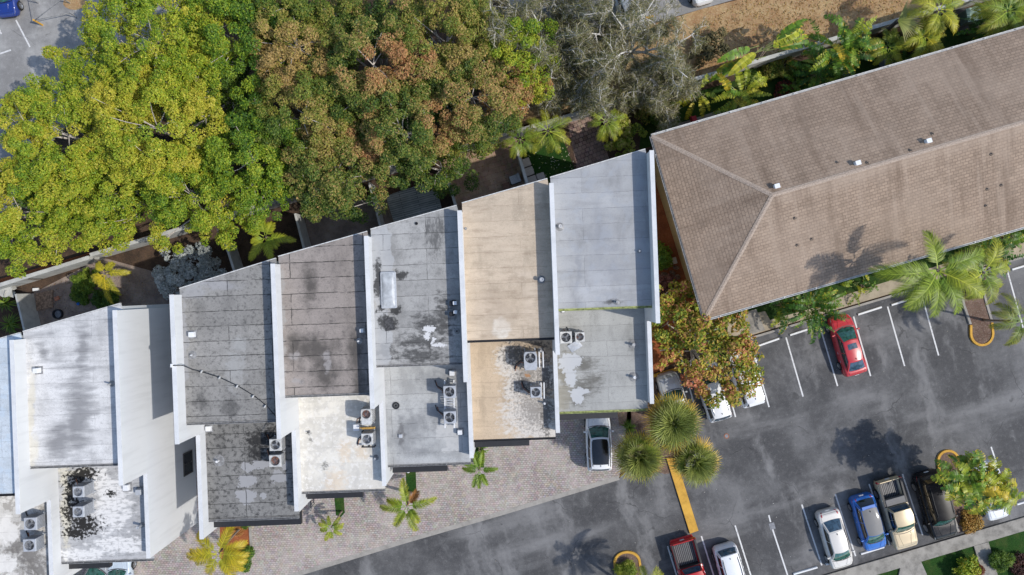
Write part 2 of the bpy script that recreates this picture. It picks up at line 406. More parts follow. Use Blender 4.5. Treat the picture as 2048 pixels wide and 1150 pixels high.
M['glass'] = plain('window_glass', (.02, .025, .03), .08, .1)
M['frame'] = plain('window_frame', (.10, .09, .08), .5)
def deck_mat():
    t = NT('weathered_deck'); p = t.map(t.pos(), rot=(0, 0, -R(15)))
    b = bricks(t, p, 2.6, .16, .02, (.30, .335, .32), (.42, .45, .44), (.06, .06, .06))
    n1 = t.noise(t.map(p, scale=(.5, 6, 1)), 2, 5, .7); n2 = t.noise(p, .8, 5)
    c = t.mix(t.math('MULTIPLY', t.step(n1, .45, .7), .5), b.outputs[0], (.55, .58, .56))
    c = t.mix(t.math('MULTIPLY', t.step(n2, .45, .65), .4), c, (.16, .18, .17))
    return t.bsdf(c, .85, b.outputs[1], .4, .01)
M['deck'] = deck_mat()
M['ac_pale'] = plain('weathered_cabinet_paint', (.50, .50, .485), .5, .2, 7)
# ------------------------------------------------------------------ the terrace of town houses
ZH, ZR, ZL, ZF = 9.6, 8.6, 6.8, 6.0    # tall wall top, upper roof, low wall top, lower roof
def gv(p): return np.array([(p[0] - 1024) / SC, (575 - p[1]) / SC])
WDIR = np.array([math.sin(TILT), -math.cos(TILT)])   # along a party wall, towards the street
WPER = np.array([math.cos(TILT), math.sin(TILT)])
#  wall rear point (ground px), distance to the end of the tall part, to the street end (ground px)
WALLS = {0: ((41, 711), 283, 428), 1: ((205.7, 661), 283, 428), 11: ((373.5, 612.5), 285, 433), 2: ((466.3, 587.2), 243, 425), 3: ((631, 536.7), 285, 427),
         4: ((783.2, 491.5), 281, 428), 5: ((935.3, 450), 279, 421), 6: ((1085.2, 405.4), 279, 422), 16: ((1248.5, 352), 281, 425)}
WT = .24
# unit: left wall, right wall, step distance from the left wall's rear, front distance of the lower roof (from the left wall's rear), rear roof points g
UNITS = [
 (0, 1, 213, 402, (30, 700), (203.6, 651.5)),
 (1, 11, 213, 400, (207.8, 649.3), (371.5, 602.3)),
 (2, 3, 214, 399, (469, 577.5), (631, 527)),
 (3, 4, 219, 400, (634, 524), (783.6, 482)),
 (4, 5, 213.5, 398, (788, 478.7), (933, 438.7)),
 (5, 6, 213.7, 395, (940.5, 434.8), (1084.5, 393.9)),
 (6, 16, 205.6, 390, (1088, 392), (1248, 344.7))]
def wpt(w, d): return gv(WALLS[w][0]) + WDIR * (d / SC)

def party_wall(unit, w, up=True):
    """tall rear part and lower street part, with a sheet-metal cap"""
    d1, d2 = WALLS[w][1], WALLS[w][2]
    a, b, c = wpt(w, 0), wpt(w, d1), wpt(w, d2); o = WPER * WT
    m = MB(); m.prism([a, b, b + o, a + o], 0, ZH); m.prism([b + WDIR * .002, c, c + o, b + o + WDIR * .002], 0, ZL)
    pw = m.build('party_wall', M['white_wall'], unit)
    k = MB(); e = WPER * .02
    k.prism([a - WDIR * .02 - e, b + WDIR * .02 - e, b + o + e + WDIR * .02, a + o + e - WDIR * .02], ZH + .001, ZH + .05)
    k.prism([b + WDIR * .025 - e, c + WDIR * .02 - e, c + o + e + WDIR * .02, b + o + e + WDIR * .025], ZL + .001, ZL + .05)
    k.build('wall_cap', M['cap'], pw)

def line_x(w, d_left, left):
    """point on wall w level (perpendicular) with distance d_left on wall left"""
    p = wpt(left, d_left); q = gv(WALLS[w][0]); s = np.dot(p - q, WDIR)
    return q + WDIR * s

def build_unit(i, label, up_mat, low_mat, gutter='gutter', canopy=None, extra=None):
    L, Rw, ds, df, r0, r1 = UNITS[i]
    base = wpt(L, 200) * .5 + wpt(Rw, 200) * .5
    u = thing('townhouse', label, 'house', (base[0], base[1], 0))
    o = WPER * (WT + .003); e = WPER * .004
    A0, B0 = gv(r0), gv(r1)
    sL = wpt(L, ds) + o; sR = line_x(Rw, ds, L) - e
    fL = wpt(L, df) + o; fR = line_x(Rw, df, L) - e
    wl = wpt(L, 0); wr = wpt(Rw, 0)
    poly = [A0, sL, sR, wr - e, B0 - WPER * .05]
    m = MB(); m.prism([A0 + WDIR * .15 + WPER * .05, sL - WDIR * .12, sR - WDIR * .12, wr - e, B0 + WDIR * .15 - WPER * .08], 0, ZR - .13)
    m.prism([sL - WDIR * .115, fL - WDIR * .25, fR - WDIR * .25, sR - WDIR * .115], 0, ZF - .13)
    m.build('wall', M['white_wall'], u)
    m = MB(); m.prism(poly, ZR - .12, ZR); ur = m.build('upper_roof', up_mat, u)
    m = MB(); m.prism([sL - WDIR * .11, fL, fR, sR - WDIR * .11], ZF - .12, ZF); lr = m.build('lower_roof', low_mat, u)
    gm = M[gutter]
    for (a, b, z, par) in ((sL, sR, ZR, ur), (fL, fR, ZF, lr)):
        m = MB(); d = WDIR
        q = [a + d * .012, b + d * .012, b + d * .15, a + d * .15]
        m.prism([q[0], q[1], q[1] + d * .03, q[0] + d * .03], z - .1, z + .035)
        m.prism([q[0] + d * .115, q[1] + d * .115, q[1] + d * .145, q[0] + d * .145], z - .12, z + .02)
        m.prism([q[0] + d * .031, q[1] + d * .031, q[1] + d * .113, q[0] + d * .113], z - .12, z - .07)
        n = int(np.linalg.norm(b - a) / 1.25)
        for k in range(n + 1):
            c = a + (b - a) * ((k + .4) / (n + .8)); w = WPER * .02
            m.prism([c + d * .045 - w, c + d * .045 + w, c + d * .126 + w, c + d * .126 - w], z + .001, z + .03)
        m.build('gutter', gm, par)
    # flat metal edge on the rear of the roof
    m = MB(); d = (B0 - A0) / np.linalg.norm(B0 - A0); nn = np.array([-d[1], d[0]])
    m.prism([A0 + nn * .01, B0 - WPER * .05 + nn * .01, B0 - WPER * .05 + nn * .07, A0 + nn * .07], ZR - .15, ZR + .03)
    m.build('roof_edge', M['gutter_pale'], ur)
    party_wall(u, L)
    if i in (1, 6): party_wall(u, Rw)
    # street front: garage door, awning, upper window
    f0, f1 = fL - WDIR * .25, fR - WDIR * .25
    q = lambda s, out: f0 + (f1 - f0) * s + WDIR * out
    m = MB(); m.prism([q(.10, .003), q(.62, .003), q(.62, .06), q(.10, .06)], .02, 2.3); gd = m.build('garage_door', M['white_metal'], u)
    m = MB()
    for k in range(1, 4): m.prism([q(.11, .062), q(.61, .062), q(.61, .066), q(.11, .066)], k * .57 - .012, k * .57 + .012)
    m.build('panel_groove', M['gutter'], gd)
    m = MB(); m.prism([q(.72, .003), q(.88, .003), q(.88, .05), q(.72, .05)], .02, 2.1); m.build('door', M['frame'], u)
    m = MB(); m.prism([q(.25, .003), q(.7, .003), q(.7, .05), q(.25, .05)], 3.6, 5.0); wi = m.build('window', M['frame'], u)
    m = MB(); m.prism([q(.27, .052), q(.47, .052), q(.47, .056), q(.27, .056)], 3.68, 4.92); m.prism([q(.48, .052), q(.68, .052), q(.68, .056), q(.48, .056)], 3.68, 4.92); m.build('pane', M['glass'], wi)
    if canopy:
        s0, s1, out = canopy
        m = MB(); m.prism([q(s0, .004), q(s1, .004), q(s1, out), q(s0, out)], 4.9, 5.25); m.build('awning', M['dark_metal'], u)
    return u

def blk(px, py, rx, ry): return (px, py, rx, ry)
K = (.018, .018, .018)
mats_u = {}
B = s2l
up0 = roof_mat('roof_bluish_white', (.56, .62, .67), ZR, 1.0, .25, [dict(col=(.5, .6, .7), ns=1.5, thr=(.5, .7), amt=.5)], seed=1)
lo0 = roof_mat('roof_mottled_white', (.60, .58, .54), ZF, 1.0, .3, [
    dict(col=(.30, .28, .25), ns=1.6, thr=(.47, .6), amt=.75), dict(col=(.13, .12, .11), blots=[blk(60, 1115, 45, 35), blk(35, 1095, 30, 25), blk(75, 1140, 40, 30)], ns=3, nk=1.2, thr=(.3, .7), amt=.8),
    dict(col=(.72, .70, .66), blots=[blk(15, 1060, 28, 30), blk(10, 1130, 26, 24)], ns=2, thr=(.3, .5), amt=.8)], seed=2)
up1 = roof_mat('roof_stained_white', (.66, .655, .645), ZR, 1.0, .35, [
    dict(col=(.20, .20, .205), blots=[blk(155, 830, 36, 110), blk(165, 700, 18, 60), blk(120, 880, 40, 50), blk(85, 700, 14, 24)], ns=1.5, rough=.5, nk=.9, an=(.45, 2.0, 1), thr=(.15, .75), amt=.8),
    dict(col=(.26, .26, .265), ns=.9, rough=.55, an=(.45, 2.0, 1), thr=(.50, .80), amt=.7),
    dict(col=(.6, .55, .42), blots=[blk(62, 830, 9, 120), blk(64, 900, 14, 40)], nk=.5, thr=(.25, .7), amt=.5),
    dict(col=(.13, .13, .13), ns=3, rough=.7, an=(.6, 2.5, 1), thr=(.68, .80), amt=.6)], seed=3, light_seam=True)
lo1 = roof_mat('roof_black_peeling', (.46, .46, .46), ZF, .95, .4, [
    dict(col=(.72, .71, .69), blots=[blk(225, 1010, 40, 60), blk(200, 965, 26, 30), blk(240, 1090, 60, 18), blk(165, 1110, 60, 12)], ns=2.0, rough=.55, nk=1.0, an=(.8, 1.5, 1), thr=(.22, .55), amt=.9),
    dict(col=(.62, .58, .46), blots=[blk(132, 1010, 12, 110), blk(150, 945, 40, 10)], nk=.6, thr=(.25, .6), amt=.7),
    dict(col=(.20, .20, .20), ns=3.2, an=(.8, 1.7, 1), thr=(.52, .62), amt=.6),
    dict(col=(.012, .011, .010), blots=[blk(165, 1048, 44, 28), blk(142, 985, 20, 46), blk(165, 950, 36, 22), blk(150, 1020, 30, 30), blk(222, 988, 12, 8), blk(150, 1065, 30, 14)], ns=5, rough=.6, nk=1.6, thr=(.40, .52), amt=.97)], seed=4)
up2 = roof_mat('roof_dark_grey_sheets', B(150, 148, 144, .98), ZR, .96, .95, [
    dict(col=(.05, .05, .05), ns=4.5, rough=.75, thr=(.52, .7), amt=.75), dict(col=(.03, .03, .032), blots=[blk(462, 815, 24, 30), blk(400, 800, 20, 20)], thr=(.3, .8), amt=.6),
    dict(col=(.36, .36, .35), blots=[blk(470, 740, 26, 60), blk(480, 690, 20, 20), blk(385, 570, 40, 20)], nk=.9, thr=(.3, .8), amt=.7),
    dict(col=(.33, .33, .34), blots=[blk(385, 588, 36, 14), blk(430, 570, 60, 12), blk(368, 700, 8, 140)], nk=.5, thr=(.25, .7), amt=.6)], mw=.03, seed=5)
lo2 = roof_mat('roof_blackened_grey', B(135, 134, 131, .95), ZF, .95, .9, [
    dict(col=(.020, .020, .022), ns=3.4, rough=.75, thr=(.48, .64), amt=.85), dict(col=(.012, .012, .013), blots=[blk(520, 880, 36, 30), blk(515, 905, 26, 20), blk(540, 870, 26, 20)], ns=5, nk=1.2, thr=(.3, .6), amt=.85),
    dict(col=(.32, .32, .325), blots=[blk(493, 962, 19, 14), blk(490, 992, 18, 13), blk(522, 928, 19, 9), blk(556, 955, 15, 12), blk(495, 935, 10, 7), blk(526, 990, 10, 8), blk(568, 930, 7, 14)], ns=4.5, nk=.55, thr=(.26, .34), amt=.92)], mw=.03, seed=6)
up3 = roof_mat('roof_brownish_grey_sheets', B(158, 149, 142, .95), ZR, 1.0, 1.0, [
    dict(col=(.06, .055, .05), blots=[blk(650, 740, 34, 50), blk(625, 700, 70, 40), blk(590, 690, 26, 40), blk(710, 700, 24, 60), blk(620, 570, 20, 50), blk(720, 780, 20, 80)], ns=1.6, nk=.8, thr=(.15, .8), amt=.8),
    dict(col=(.33, .31, .30), blots=[blk(651, 712, 12, 14), blk(655, 730, 8, 22), blk(590, 715, 14, 12), blk(593, 762, 16, 6)], nk=.6, thr=(.25, .7), amt=.75),
    dict(col=(.07, .065, .065), ns=4, rough=.75, thr=(.56, .72), amt=.6), dict(col=(.34, .34, .33), blots=[blk(563, 660, 9, 170)], nk=.5, thr=(.2, .7), amt=.5)], mw=.03, seed=7)
lo3 = roof_mat('roof_cream_coating', (.70, .67, .60), ZF, 1.05, .3, [
    dict(col=(.52, .50, .46), ns=1.6, thr=(.46, .66), amt=.6), dict(col=(.66, .52, .36), blots=[blk(725, 905, 22, 18), blk(672, 965, 30, 40), blk(690, 900, 20, 30)], ns=3, nk=.9, thr=(.3, .8), amt=.5),
    dict(col=(.13, .13, .12), blots=[blk(647, 928, 9, 12), blk(617, 865, 6, 5), blk(620, 878, 8, 6)], ns=8, nk=1.6, thr=(.35, .7), amt=.7),
    dict(col=(.74, .72, .68), ns=3.3, thr=(.55, .65), amt=.6)], seamcol=(.30, .28, .25), seed=8, grain=.04)
up4 = roof_mat('roof_grey_patched', B(170, 169, 166, .95), ZR, 1.0, .75, [
    dict(col=(.045, .045, .045), blots=[blk(845, 685, 60, 22), blk(840, 712, 80, 14), blk(855, 650, 40, 30), blk(885, 640, 26, 60), blk(770, 700, 26, 22)], ns=3, nk=1.2, an=(.9, 1.5, 1), thr=(.28, .7), amt=.85),
    dict(col=(.07, .07, .07), blots=[blk(868, 480, 18, 44), blk(880, 450, 14, 30), blk(858, 456, 12, 20)], ns=4, nk=1.2, an=(2.5, .8, 1), thr=(.3, .8), amt=.75),
    dict(col=(.15, .15, .145), ns=2.4, rough=.7, thr=(.5, .7), amt=.55),
    dict(col=(.42, .43, .44), blots=[blk(760, 520, 22, 80), blk(762, 680, 18, 60)], nk=.15, thr=(.12, .2), amt=.6),
    dict(col=(.66, .66, .66), blots=[blk(856, 658, 12, 8), blk(852, 672, 7, 9), blk(866, 680, 5, 8), blk(880, 692, 18, 5)], ns=8, nk=.9, thr=(.3, .45), amt=.9),
    dict(col=(.016, .016, .016), blots=[blk(800, 548, 15, 10), blk(756, 555, 9, 40), blk(790, 618, 13, 10), blk(778, 645, 20, 15), blk(762, 620, 11, 8)], ns=5, nk=.8, thr=(.22, .42), amt=.85)], mw=.022, seed=9)
lo4 = roof_mat('roof_blue_grey', B(184, 185, 184, .92), ZF, 1.0, .5, [
    dict(col=(.20, .205, .21), blots=[blk(800, 880, 60, 30), blk(830, 850, 50, 30), blk(880, 760, 50, 26), blk(870, 830, 30, 40), blk(840, 905, 40, 12)], ns=2.2, nk=1.0, thr=(.2, .8), amt=.7),
    dict(col=(.47, .47, .46), blots=[blk(905, 860, 32, 26), blk(915, 885, 24, 16), blk(898, 900, 12, 5)], ns=2, nk=.35, thr=(.22, .3), amt=.9),
    dict(col=(.11, .11, .115), blots=[blk(801, 862, 9, 20), blk(800, 885, 8, 12)], nk=.3, thr=(.25, .5), amt=.7), dict(col=(.25, .26, .27), ns=3, thr=(.5, .7), amt=.4)], mw=.02, seed=10)
up5 = roof_mat('roof_tan_coating', B(203, 186, 164, .95), ZR, 1.0, .55, [
    dict(col=(.70, .66, .58), blots=[blk(1003, 658, 17, 22)], nk=.3, thr=(.15, .5), amt=.9), dict(col=(.62, .52, .41), blots=[blk(1003, 640, 24, 40), blk(1050, 550, 22, 12), blk(980, 620, 40, 40), blk(1060, 600, 20, 60)], nk=.8, thr=(.2, .8), amt=.5),
    dict(col=(.28, .21, .15), ns=1.3, an=(.5, 2.2, 1), thr=(.5, .7), amt=.5), dict(col=(.58, .5, .38), ns=9, thr=(.64, .7), amt=.5),
    dict(col=(.25, .18, .12), blots=[blk(1000, 610, 70, 60)], nk=.6, thr=(.2, .9), amt=.35)], seamcol=(.24, .17, .12), seed=11, grain=.08)
lo5 = roof_mat('roof_tan_flaking_white', B(206, 185, 158, .92), ZF, 1.0, .35, [
    dict(col=(.62, .585, .53), blots=[blk(1035, 770, 30, 46), blk(1060, 830, 60, 60), blk(1090, 860, 40, 30), blk(1015, 720, 26, 36), blk(1080, 750, 36, 40)], ns=3.6, rough=.68, nk=1.1, an=(.8, 1.3, 1), thr=(.15, .6), amt=.85),
    dict(col=(.06, .055, .05), blots=[blk(1028, 708, 34, 34), blk(1043, 768, 30, 28), blk(1075, 690, 30, 14), blk(1090, 750, 16, 70), blk(1092, 830, 13, 60)], ns=5, nk=1.5, thr=(.3, .75), amt=.85),
    dict(col=(.17, .155, .14), blots=[blk(1070, 820, 60, 60), blk(1060, 740, 40, 50)], ns=6, rough=.75, nk=1.6, thr=(.40, .75), amt=.7),
    dict(col=(.40, .2, .08), blots=[blk(1056, 751, 7, 6)], nk=.5, thr=(.3, .6), amt=.8)], seamcol=(.24, .17, .12), seed=12)
up6 = roof_mat('roof_pale_blue_grey', B(170, 171, 172, .92), ZR, 1.0, .35, [
    dict(col=(.24, .25, .27), blots=[blk(1200, 480, 26, 90), blk(1220, 540, 40, 30), blk(1156, 545, 7, 70), blk(1225, 500, 26, 16)], ns=1.4, nk=.8, thr=(.2, 1.0), amt=.6),
    dict(col=(.06, .06, .06), blots=[blk(1225, 604, 30, 7)], ns=3, nk=.6, thr=(.25, .7), amt=.8),
    dict(col=(.50, .51, .53), blots=[blk(1195, 560, 36, 36), blk(1170, 580, 20, 20)], nk=.6, thr=(.2, 1.0), amt=.4), dict(col=(.34, .36, .39), ns=1.2, thr=(.5, .7), amt=.45)], seed=13, grain=.06)
lo6 = roof_mat('roof_grey_with_ponding', B(174, 174, 170, .92), ZF, 1.05, .4, [
    dict(col=(.12, .115, .10), blots=[blk(1170, 730, 34, 20), blk(1165, 775, 40, 26), blk(1150, 800, 30, 16), blk(1185, 760, 26, 16), blk(1125, 745, 12, 50)], ns=2.6, nk=1.1, an=(.7, 1.9, 1), thr=(.25, .75), amt=.85),
    dict(col=(.26, .24, .19), blots=[blk(1125, 790, 18, 36), blk(1130, 740, 18, 40)], ns=3, nk=.8, thr=(.25, .5), amt=.7),
    dict(col=(.48, .49, .50), blots=[blk(1140, 722, 22, 18), blk(1140, 752, 13, 20), blk(1160, 783, 24, 7), blk(1153, 797, 14, 10)], ns=3.5, nk=.7, thr=(.25, .34), amt=.9),
    dict(col=(.10, .10, .10), blots=[blk(1265, 690, 11, 14), blk(1268, 755, 12, 12)], nk=.3, thr=(.3, .6), amt=.5)], seed=14)

town = [
 build_unit(0, 'townhouse with bluish white upper roof above a mottled white low roof', up0, lo0, 'dark_metal'),
 build_unit(1, 'townhouse with grey-stained white upper roof and a tall bare white end wall', up1, lo1, 'gutter', (.0, .45, 1.05)),
 build_unit(2, 'townhouse with dark grey sheet roof crossed by a black cable', up2, lo2, 'gutter', (.0, .98, 1.05)),
 build_unit(3, 'townhouse with brownish grey upper roof above a cream coated low roof', up3, lo3, 'gutter', (.02, .70, 1.0)),
 build_unit(4, 'townhouse with black-stained grey roof and a long white skylight', up4, lo4, 'gutter', (.03, .70, 1.0)),
 build_unit(5, 'townhouse with tan coated upper roof and flaking tan and white low roof', up5, lo5, 'dark_metal', (.0, .68, .95)),
 build_unit(6, 'end townhouse with pale blue-grey roofs beside the shingled building', up6, lo6, 'gutter_green', (.0, .68, .95))]

# ground-floor window in the bare end wall
m = MB(); a = wpt(11, 0) + WPER * (WT + .003); yc = 918
wc = wpt(11, 918 - 612.5) + WPER * (WT + .004)
def on_end(du, z0, z1, o0, o1):
    p, q = wc - WDIR * du, wc + WDIR * du
    return [p + WPER * o0, q + WPER * o0, q + WPER * o1, p + WPER * o1], z0, z1
for (u0, u1, z0, z1) in ((-.85, -.78, .55, 1.95), (.78, .85, .55, 1.95), (-.777, .777, .55, .62), (-.777, .777, 1.88, 1.95), (-.03, .03, .623, 1.877)):
    p, q = wc + WDIR * u0, wc + WDIR * u1
    m.prism([p, q, q + WPER * .06, p + WPER * .06], z0, z1)
wf = m.build('window', M['frame'], town[1])
m = MB(); p, q = wc - WDIR * .776, wc + WDIR * .776
m.prism([p, q, q + WPER * .02, p + WPER * .02], .623, 1.877); m.build('pane', M['glass'], wf)

# small parts that stand on the roofs
def vent_box(u, px, py, z, s=.32, h=.3, mat='white_metal', rz=TILT):
    c = W(px, py, z + h * .5); m = MB(); m.box((c.x, c.y, z + .02 + h / 2), (s, s, h), rz, 0, .03, .92)
    o = m.build('roof_vent', M[mat], u)
    m = MB(); m.box((c.x, c.y, z + .012), (s * 1.5, s * 1.5, .02), rz); m.build('flashing', M['gutter'], o)
def vent_pipe(u, px, py, z, r=.06, h=.35, mat='pipe', boot=.2):
    c = W(px, py, z + h * .5); m = MB(); m.cyl((c.x, c.y, z + .06), r, h, 12); m.ring((c.x, c.y, z + .06 + h), r * .6, r * 1.15, .04, 12)
    o = m.build('vent_pipe', M[mat], u)
    m = MB(); m.cyl((c.x, c.y, z + .003), boot, .055, 14, 0, r * 1.3); m.build('flashing', M['gutter'], o)
def drain(u, px, py, z, s=.42):
    c = W(px, py, z); m = MB(); m.ring((c.x, c.y, z + .003), s * .3, s * .5, .05, 14); o = m.build('roof_drain', M['dark_metal'], u)
    m = MB()
    for k in range(4): m.box((c.x, c.y, z + .03), (s * .8, .03, .03), k * R(45))
    m.build('drain_grate', M['black'], o)
vent_box(town[1], 74, 741, ZR, .34, .36); vent_pipe(town[1], 220, 768, ZR, .05, .4)
vent_pipe(town[1], 280, 1052, ZF, .09, .5, 'ac_grey'); vent_box(town[1], 279, 983, ZF, .4, .4, 'ac_grey'); vent_box(town[1], 253, 975, ZF, .42, .25)
vent_box(town[2], 384, 669, ZR, .36, .32); vent_pipe(town[2], 384, 710, ZR, .04, .12, 'white_metal', .28)
vent_box(town[2], 417, 857, ZF, .36, .25); vent_pipe(town[2], 436, 922, ZF, .07, .25, 'white_metal', .4)
vent_box(town[3], 724, 661, ZR, .26, .4); vent_pipe(town[3], 718, 682, ZR, .05, .25, 'white_metal')
vent_pipe(town[3], 617, 864, ZF, .04, .12, 'dark_metal', .12); vent_pipe(town[3], 751, 916, ZF, .06, .3, 'ac_grey')
vent_box(town[4], 904, 607, ZR, .34, .3, 'black'); vent_box(town[4], 910, 606, ZR, .26, .5); vent_box(town[4], 903, 628, ZR, .3, .35, 'black'); vent_box(town[4], 911, 624, ZR, .24, .5)
vent_pipe(town[4], 914, 662, ZR, .05, .2, 'dark_metal'); drain(town[4], 833, 447, ZR, .2)
vent_box(town[4], 904, 746, ZF, .36, .35); drain(town[4], 792, 811, ZF, .5); vent_box(town[4], 920, 864, ZF, .34, .35)
vent_box(town[4], 801, 872, ZF, .26, .12, 'ac_grey')
vent_pipe(town[5], 1083, 559, ZR, .12, .35, 'ac_grey', .26); vent_pipe(town[5], 931, 457, ZR, .03, .12, 'pipe', .1)
vent_pipe(town[5], 1082, 701, ZF, .07, .35, 'pipe'); vent_pipe(town[5], 1089, 806, ZF, .06, .35, 'white_metal', .16)
vent_pipe(town[6], 1120, 453, ZR, .10, .45, 'pipe', .28); vent_pipe(town[6], 1279, 502, ZR, .05, .2, 'pipe', .15); vent_pipe(town[6], 1234, 604, ZR, .06, .2, 'pipe', .2)
vent_pipe(town[6], 1266, 689, ZF, .08, .4, 'pipe', .3); vent_pipe(town[6], 1268, 754, ZF, .08, .4, 'white_metal', .34)
vent_box(town[6], 1126, 622, ZF, .2, .4)
# skylight of the stained grey house
c = W(776.5, 580, ZR + .2); m = MB(); m.box((c.x, c.y, ZR + .08), (1.0, 2.35, .15), TILT, 0, .06)
sk = m.build('skylight', M['ac_grey'], town[4])
def dome(u, v):
    x, y = (u - .5) * 2, (v - .5) * 2
    sx = math.copysign(abs(x) ** .8, x) * .42; sy = math.copysign(abs(y) ** .8, y) * 1.1
    q = max(abs(x), abs(y)); zz = ZR + .15 + .14 * (1 - q ** 4)
    cx = sx * math.cos(TILT) - sy * math.sin(TILT); cy = sx * math.sin(TILT) + sy * math.cos(TILT)
    return (c.x + cx, c.y + cy, zz)
m = MB(); m.grid(dome, 8, 14); m.build('skylight_dome', plain('milky_acrylic', (.42, .44, .455), .45, .2, 3), sk)
c = W(778, 648, ZR + .05); m = MB(); m.box((c.x, c.y, ZR + .015), (.62, .85, .025), TILT + .15, 0, .01); m.box((c.x + .1, c.y - .05, ZR + .032), (.3, .6, .02), TILT - .1, 0, .008); m.build('tar_patch', plain('old_tar', (.05, .05, .052), .7, .6, 9), town[4])

# black cable over the dark grey roof
pts = [(343, 731, 9.72), (352, 731, 9.76), (366, 731, 9.3), (385, 739, ZR + .10), (405, 744, ZR + .16), (440, 755, ZR + .14), (476, 772, ZR + .15), (509, 792, ZR + .15), (533, 811, ZR + .15), (551, 832, ZR + .2), (553, 850, 7.0), (541, 872, 7.0)]
cab = thing('power_cable', 'black cable with white clips lying across the dark grey roof', 'cable', W(440, 755, ZR))
m = MB(); m.tube([W(*p) for p in pts], .028, 6); m.build('cable', M['black'], cab)
for (px, py) in ((405, 743), (441, 755), (476, 772), (508, 792), (532, 812)):
    m = MB(); q = W(px, py, ZR); m.box((q.x, q.y, ZR + .13), (.09, .2, .12), R(-35), 0, .02); m.build('cable_clip', M['ac_pale'], cab)
q = W(344, 731, 9.7); m = MB(); m.box((q.x, q.y, 9.73), (.14, .22, .14), 0, 0, .02); m.build('wall_bracket', M['white_metal'], cab)

# ------------------------------------------------------------------ condensers
def condenser(label, px, py, z0, w=.8, h=.9, cab='ac_grey', fan='black', d=None, stand=.3, fan_off=0.0, group=None, rz=TILT, ribs=True, blade='ac_grey'):
    w *= .94; d = d * .95 if d else w; zt = z0 + stand + h
    p = W(px, py, zt); r = thing('air_conditioner', label, 'air conditioner', (p.x, p.y, z0), group, rz)
    m = MB()
    t = .05; hw, hd = w / 2, d / 2; zb = stand; fr = min(w, d) * .40
    # top plate with a round fan opening
    n = 24; cy = fan_off
    circ = [(fr * math.cos(2 * math.pi * i / n), cy + fr * math.sin(2 * math.pi * i / n)) for i in range(n)]
    sq = []
    for i in range(n):
        a = 2 * math.pi * i / n; cx, sy = math.cos(a), math.sin(a); k = 1 / max(abs(cx) / hw, abs(sy) / hd)
        sq.append((max(-hw, min(hw, cx * k * 1.0)), max(-hd, min(hd, sy * k))))
    b = .04
    vs = [(x, y, zb + h) for x, y in circ] + [(x * .96, y * .96, zb + h) for x, y in sq] + [(x, y, zb + h - b) for x, y in sq] + [(x, y, zb) for x, y in sq] + [(x, y, zb + h - .30) for x, y in circ]
    fs = []
    for i in range(n):
        j = (i + 1) % n
        fs += [[n + i, n + j, j, i], [2 * n + i, 2 * n + j, n + j, n + i], [3 * n + i, 3 * n + j, 2 * n + j, 2 * n + i], [i, j, 4 * n + j, 4 * n + i]]
    fs.append([3 * n + i for i in range(n - 1, -1, -1)])
    m.add(vs, fs); cabo = m.build('cabinet', M[cab], r, True)
    if ribs:
        m = MB(); nn = 9
        for k in range(nn):
            q = -hd * .86 + k * 2 * hd * .86 / (nn - 1)
            m.box((hw + .008, q, zb + h * .48), (.016, .03, h * .8)); m.box((-hw - .008, q, zb + h * .48), (.016, .03, h * .8))
            q = -hw * .86 + k * 2 * hw * .86 / (nn - 1)
            m.box((q, hd + .008, zb + h * .48), (.03, .016, h * .8)); m.box((q, -hd - .008, zb + h * .48), (.03, .016, h * .8))
        m.build('coil_guard', M['ac_dark'], cabo, True)
    m = MB(); m.cyl((0, cy, zb + h - .32), fr * 1.0, .02, 24); m.build('fan_well', M[fan], r, True)
    m = MB(); a0 = random.random() * 6
    for k in range(3):
        a = a0 + k * 2.094; vv = []
        for (rr, da, dz) in ((.12, -.35, 0), (.92, -.42, .03), (.92, .30, .09), (.12, .35, .05)):
            vv.append((fr * rr * math.cos(a + da), cy + fr * rr * math.sin(a + da), zb + h - .22 + dz))
        m.add(vv + [(x, y, z - .012) for x, y, z in vv], [[0, 1, 2, 3], [7, 6, 5, 4], [0, 4, 5, 1], [1, 5, 6, 2], [2, 6, 7, 3], [3, 7, 4, 0]])
    m.cyl((0, cy, zb + h - .24), fr * .2, .12, 14); m.build('fan', M[blade], r, True)
    m = MB()
    for rr in (.35, .62, .9): m.ring((0, cy, zb + h + .012), fr * rr - .005, fr * rr + .005, .01, 22)
    for k in range(6): m.box((0, cy, zb + h + .010), (fr * 1.96, .010, .010), k * R(30))
    m.build('fan_guard', M['ac_dark'], r, True)
    m = MB()
    for sx in (-1, 1):
        m.box((sx * hw * .8, 0, stand - .03), (.06, d * 1.25, .05))
        for sy in (-1, 1): m.box((sx * hw * .8, sy * d * .5, (stand - .056) / 2), (.06, .06, stand - .06))
    m.build('stand', M['ac_grey'], r, True)
    a = random.choice((-1, 1)) if random.random() < .5 else 1
    for kk in range(2):
        m = MB(); y0 = -hd * .3 + kk * .12; e = random.uniform(.35, .6)
        m.tube([(-hw, y0, stand + .18), (-hw - .12, y0, stand + .16), (-hw - .18, y0, .05), (-hw - e, y0 + a * .25, .04), (-hw - e - .1, y0 + a * .6, .04), (-hw - e - .1, y0 + a * .6, .0)], .022 + .012 * kk, 6)
        m.build('refrigerant_line', M['black'] if kk else M['rust'], r, True)
    return r
M['blade_grey'] = plain('fan_blade_grey', (.30, .31, .32), .35, .2)

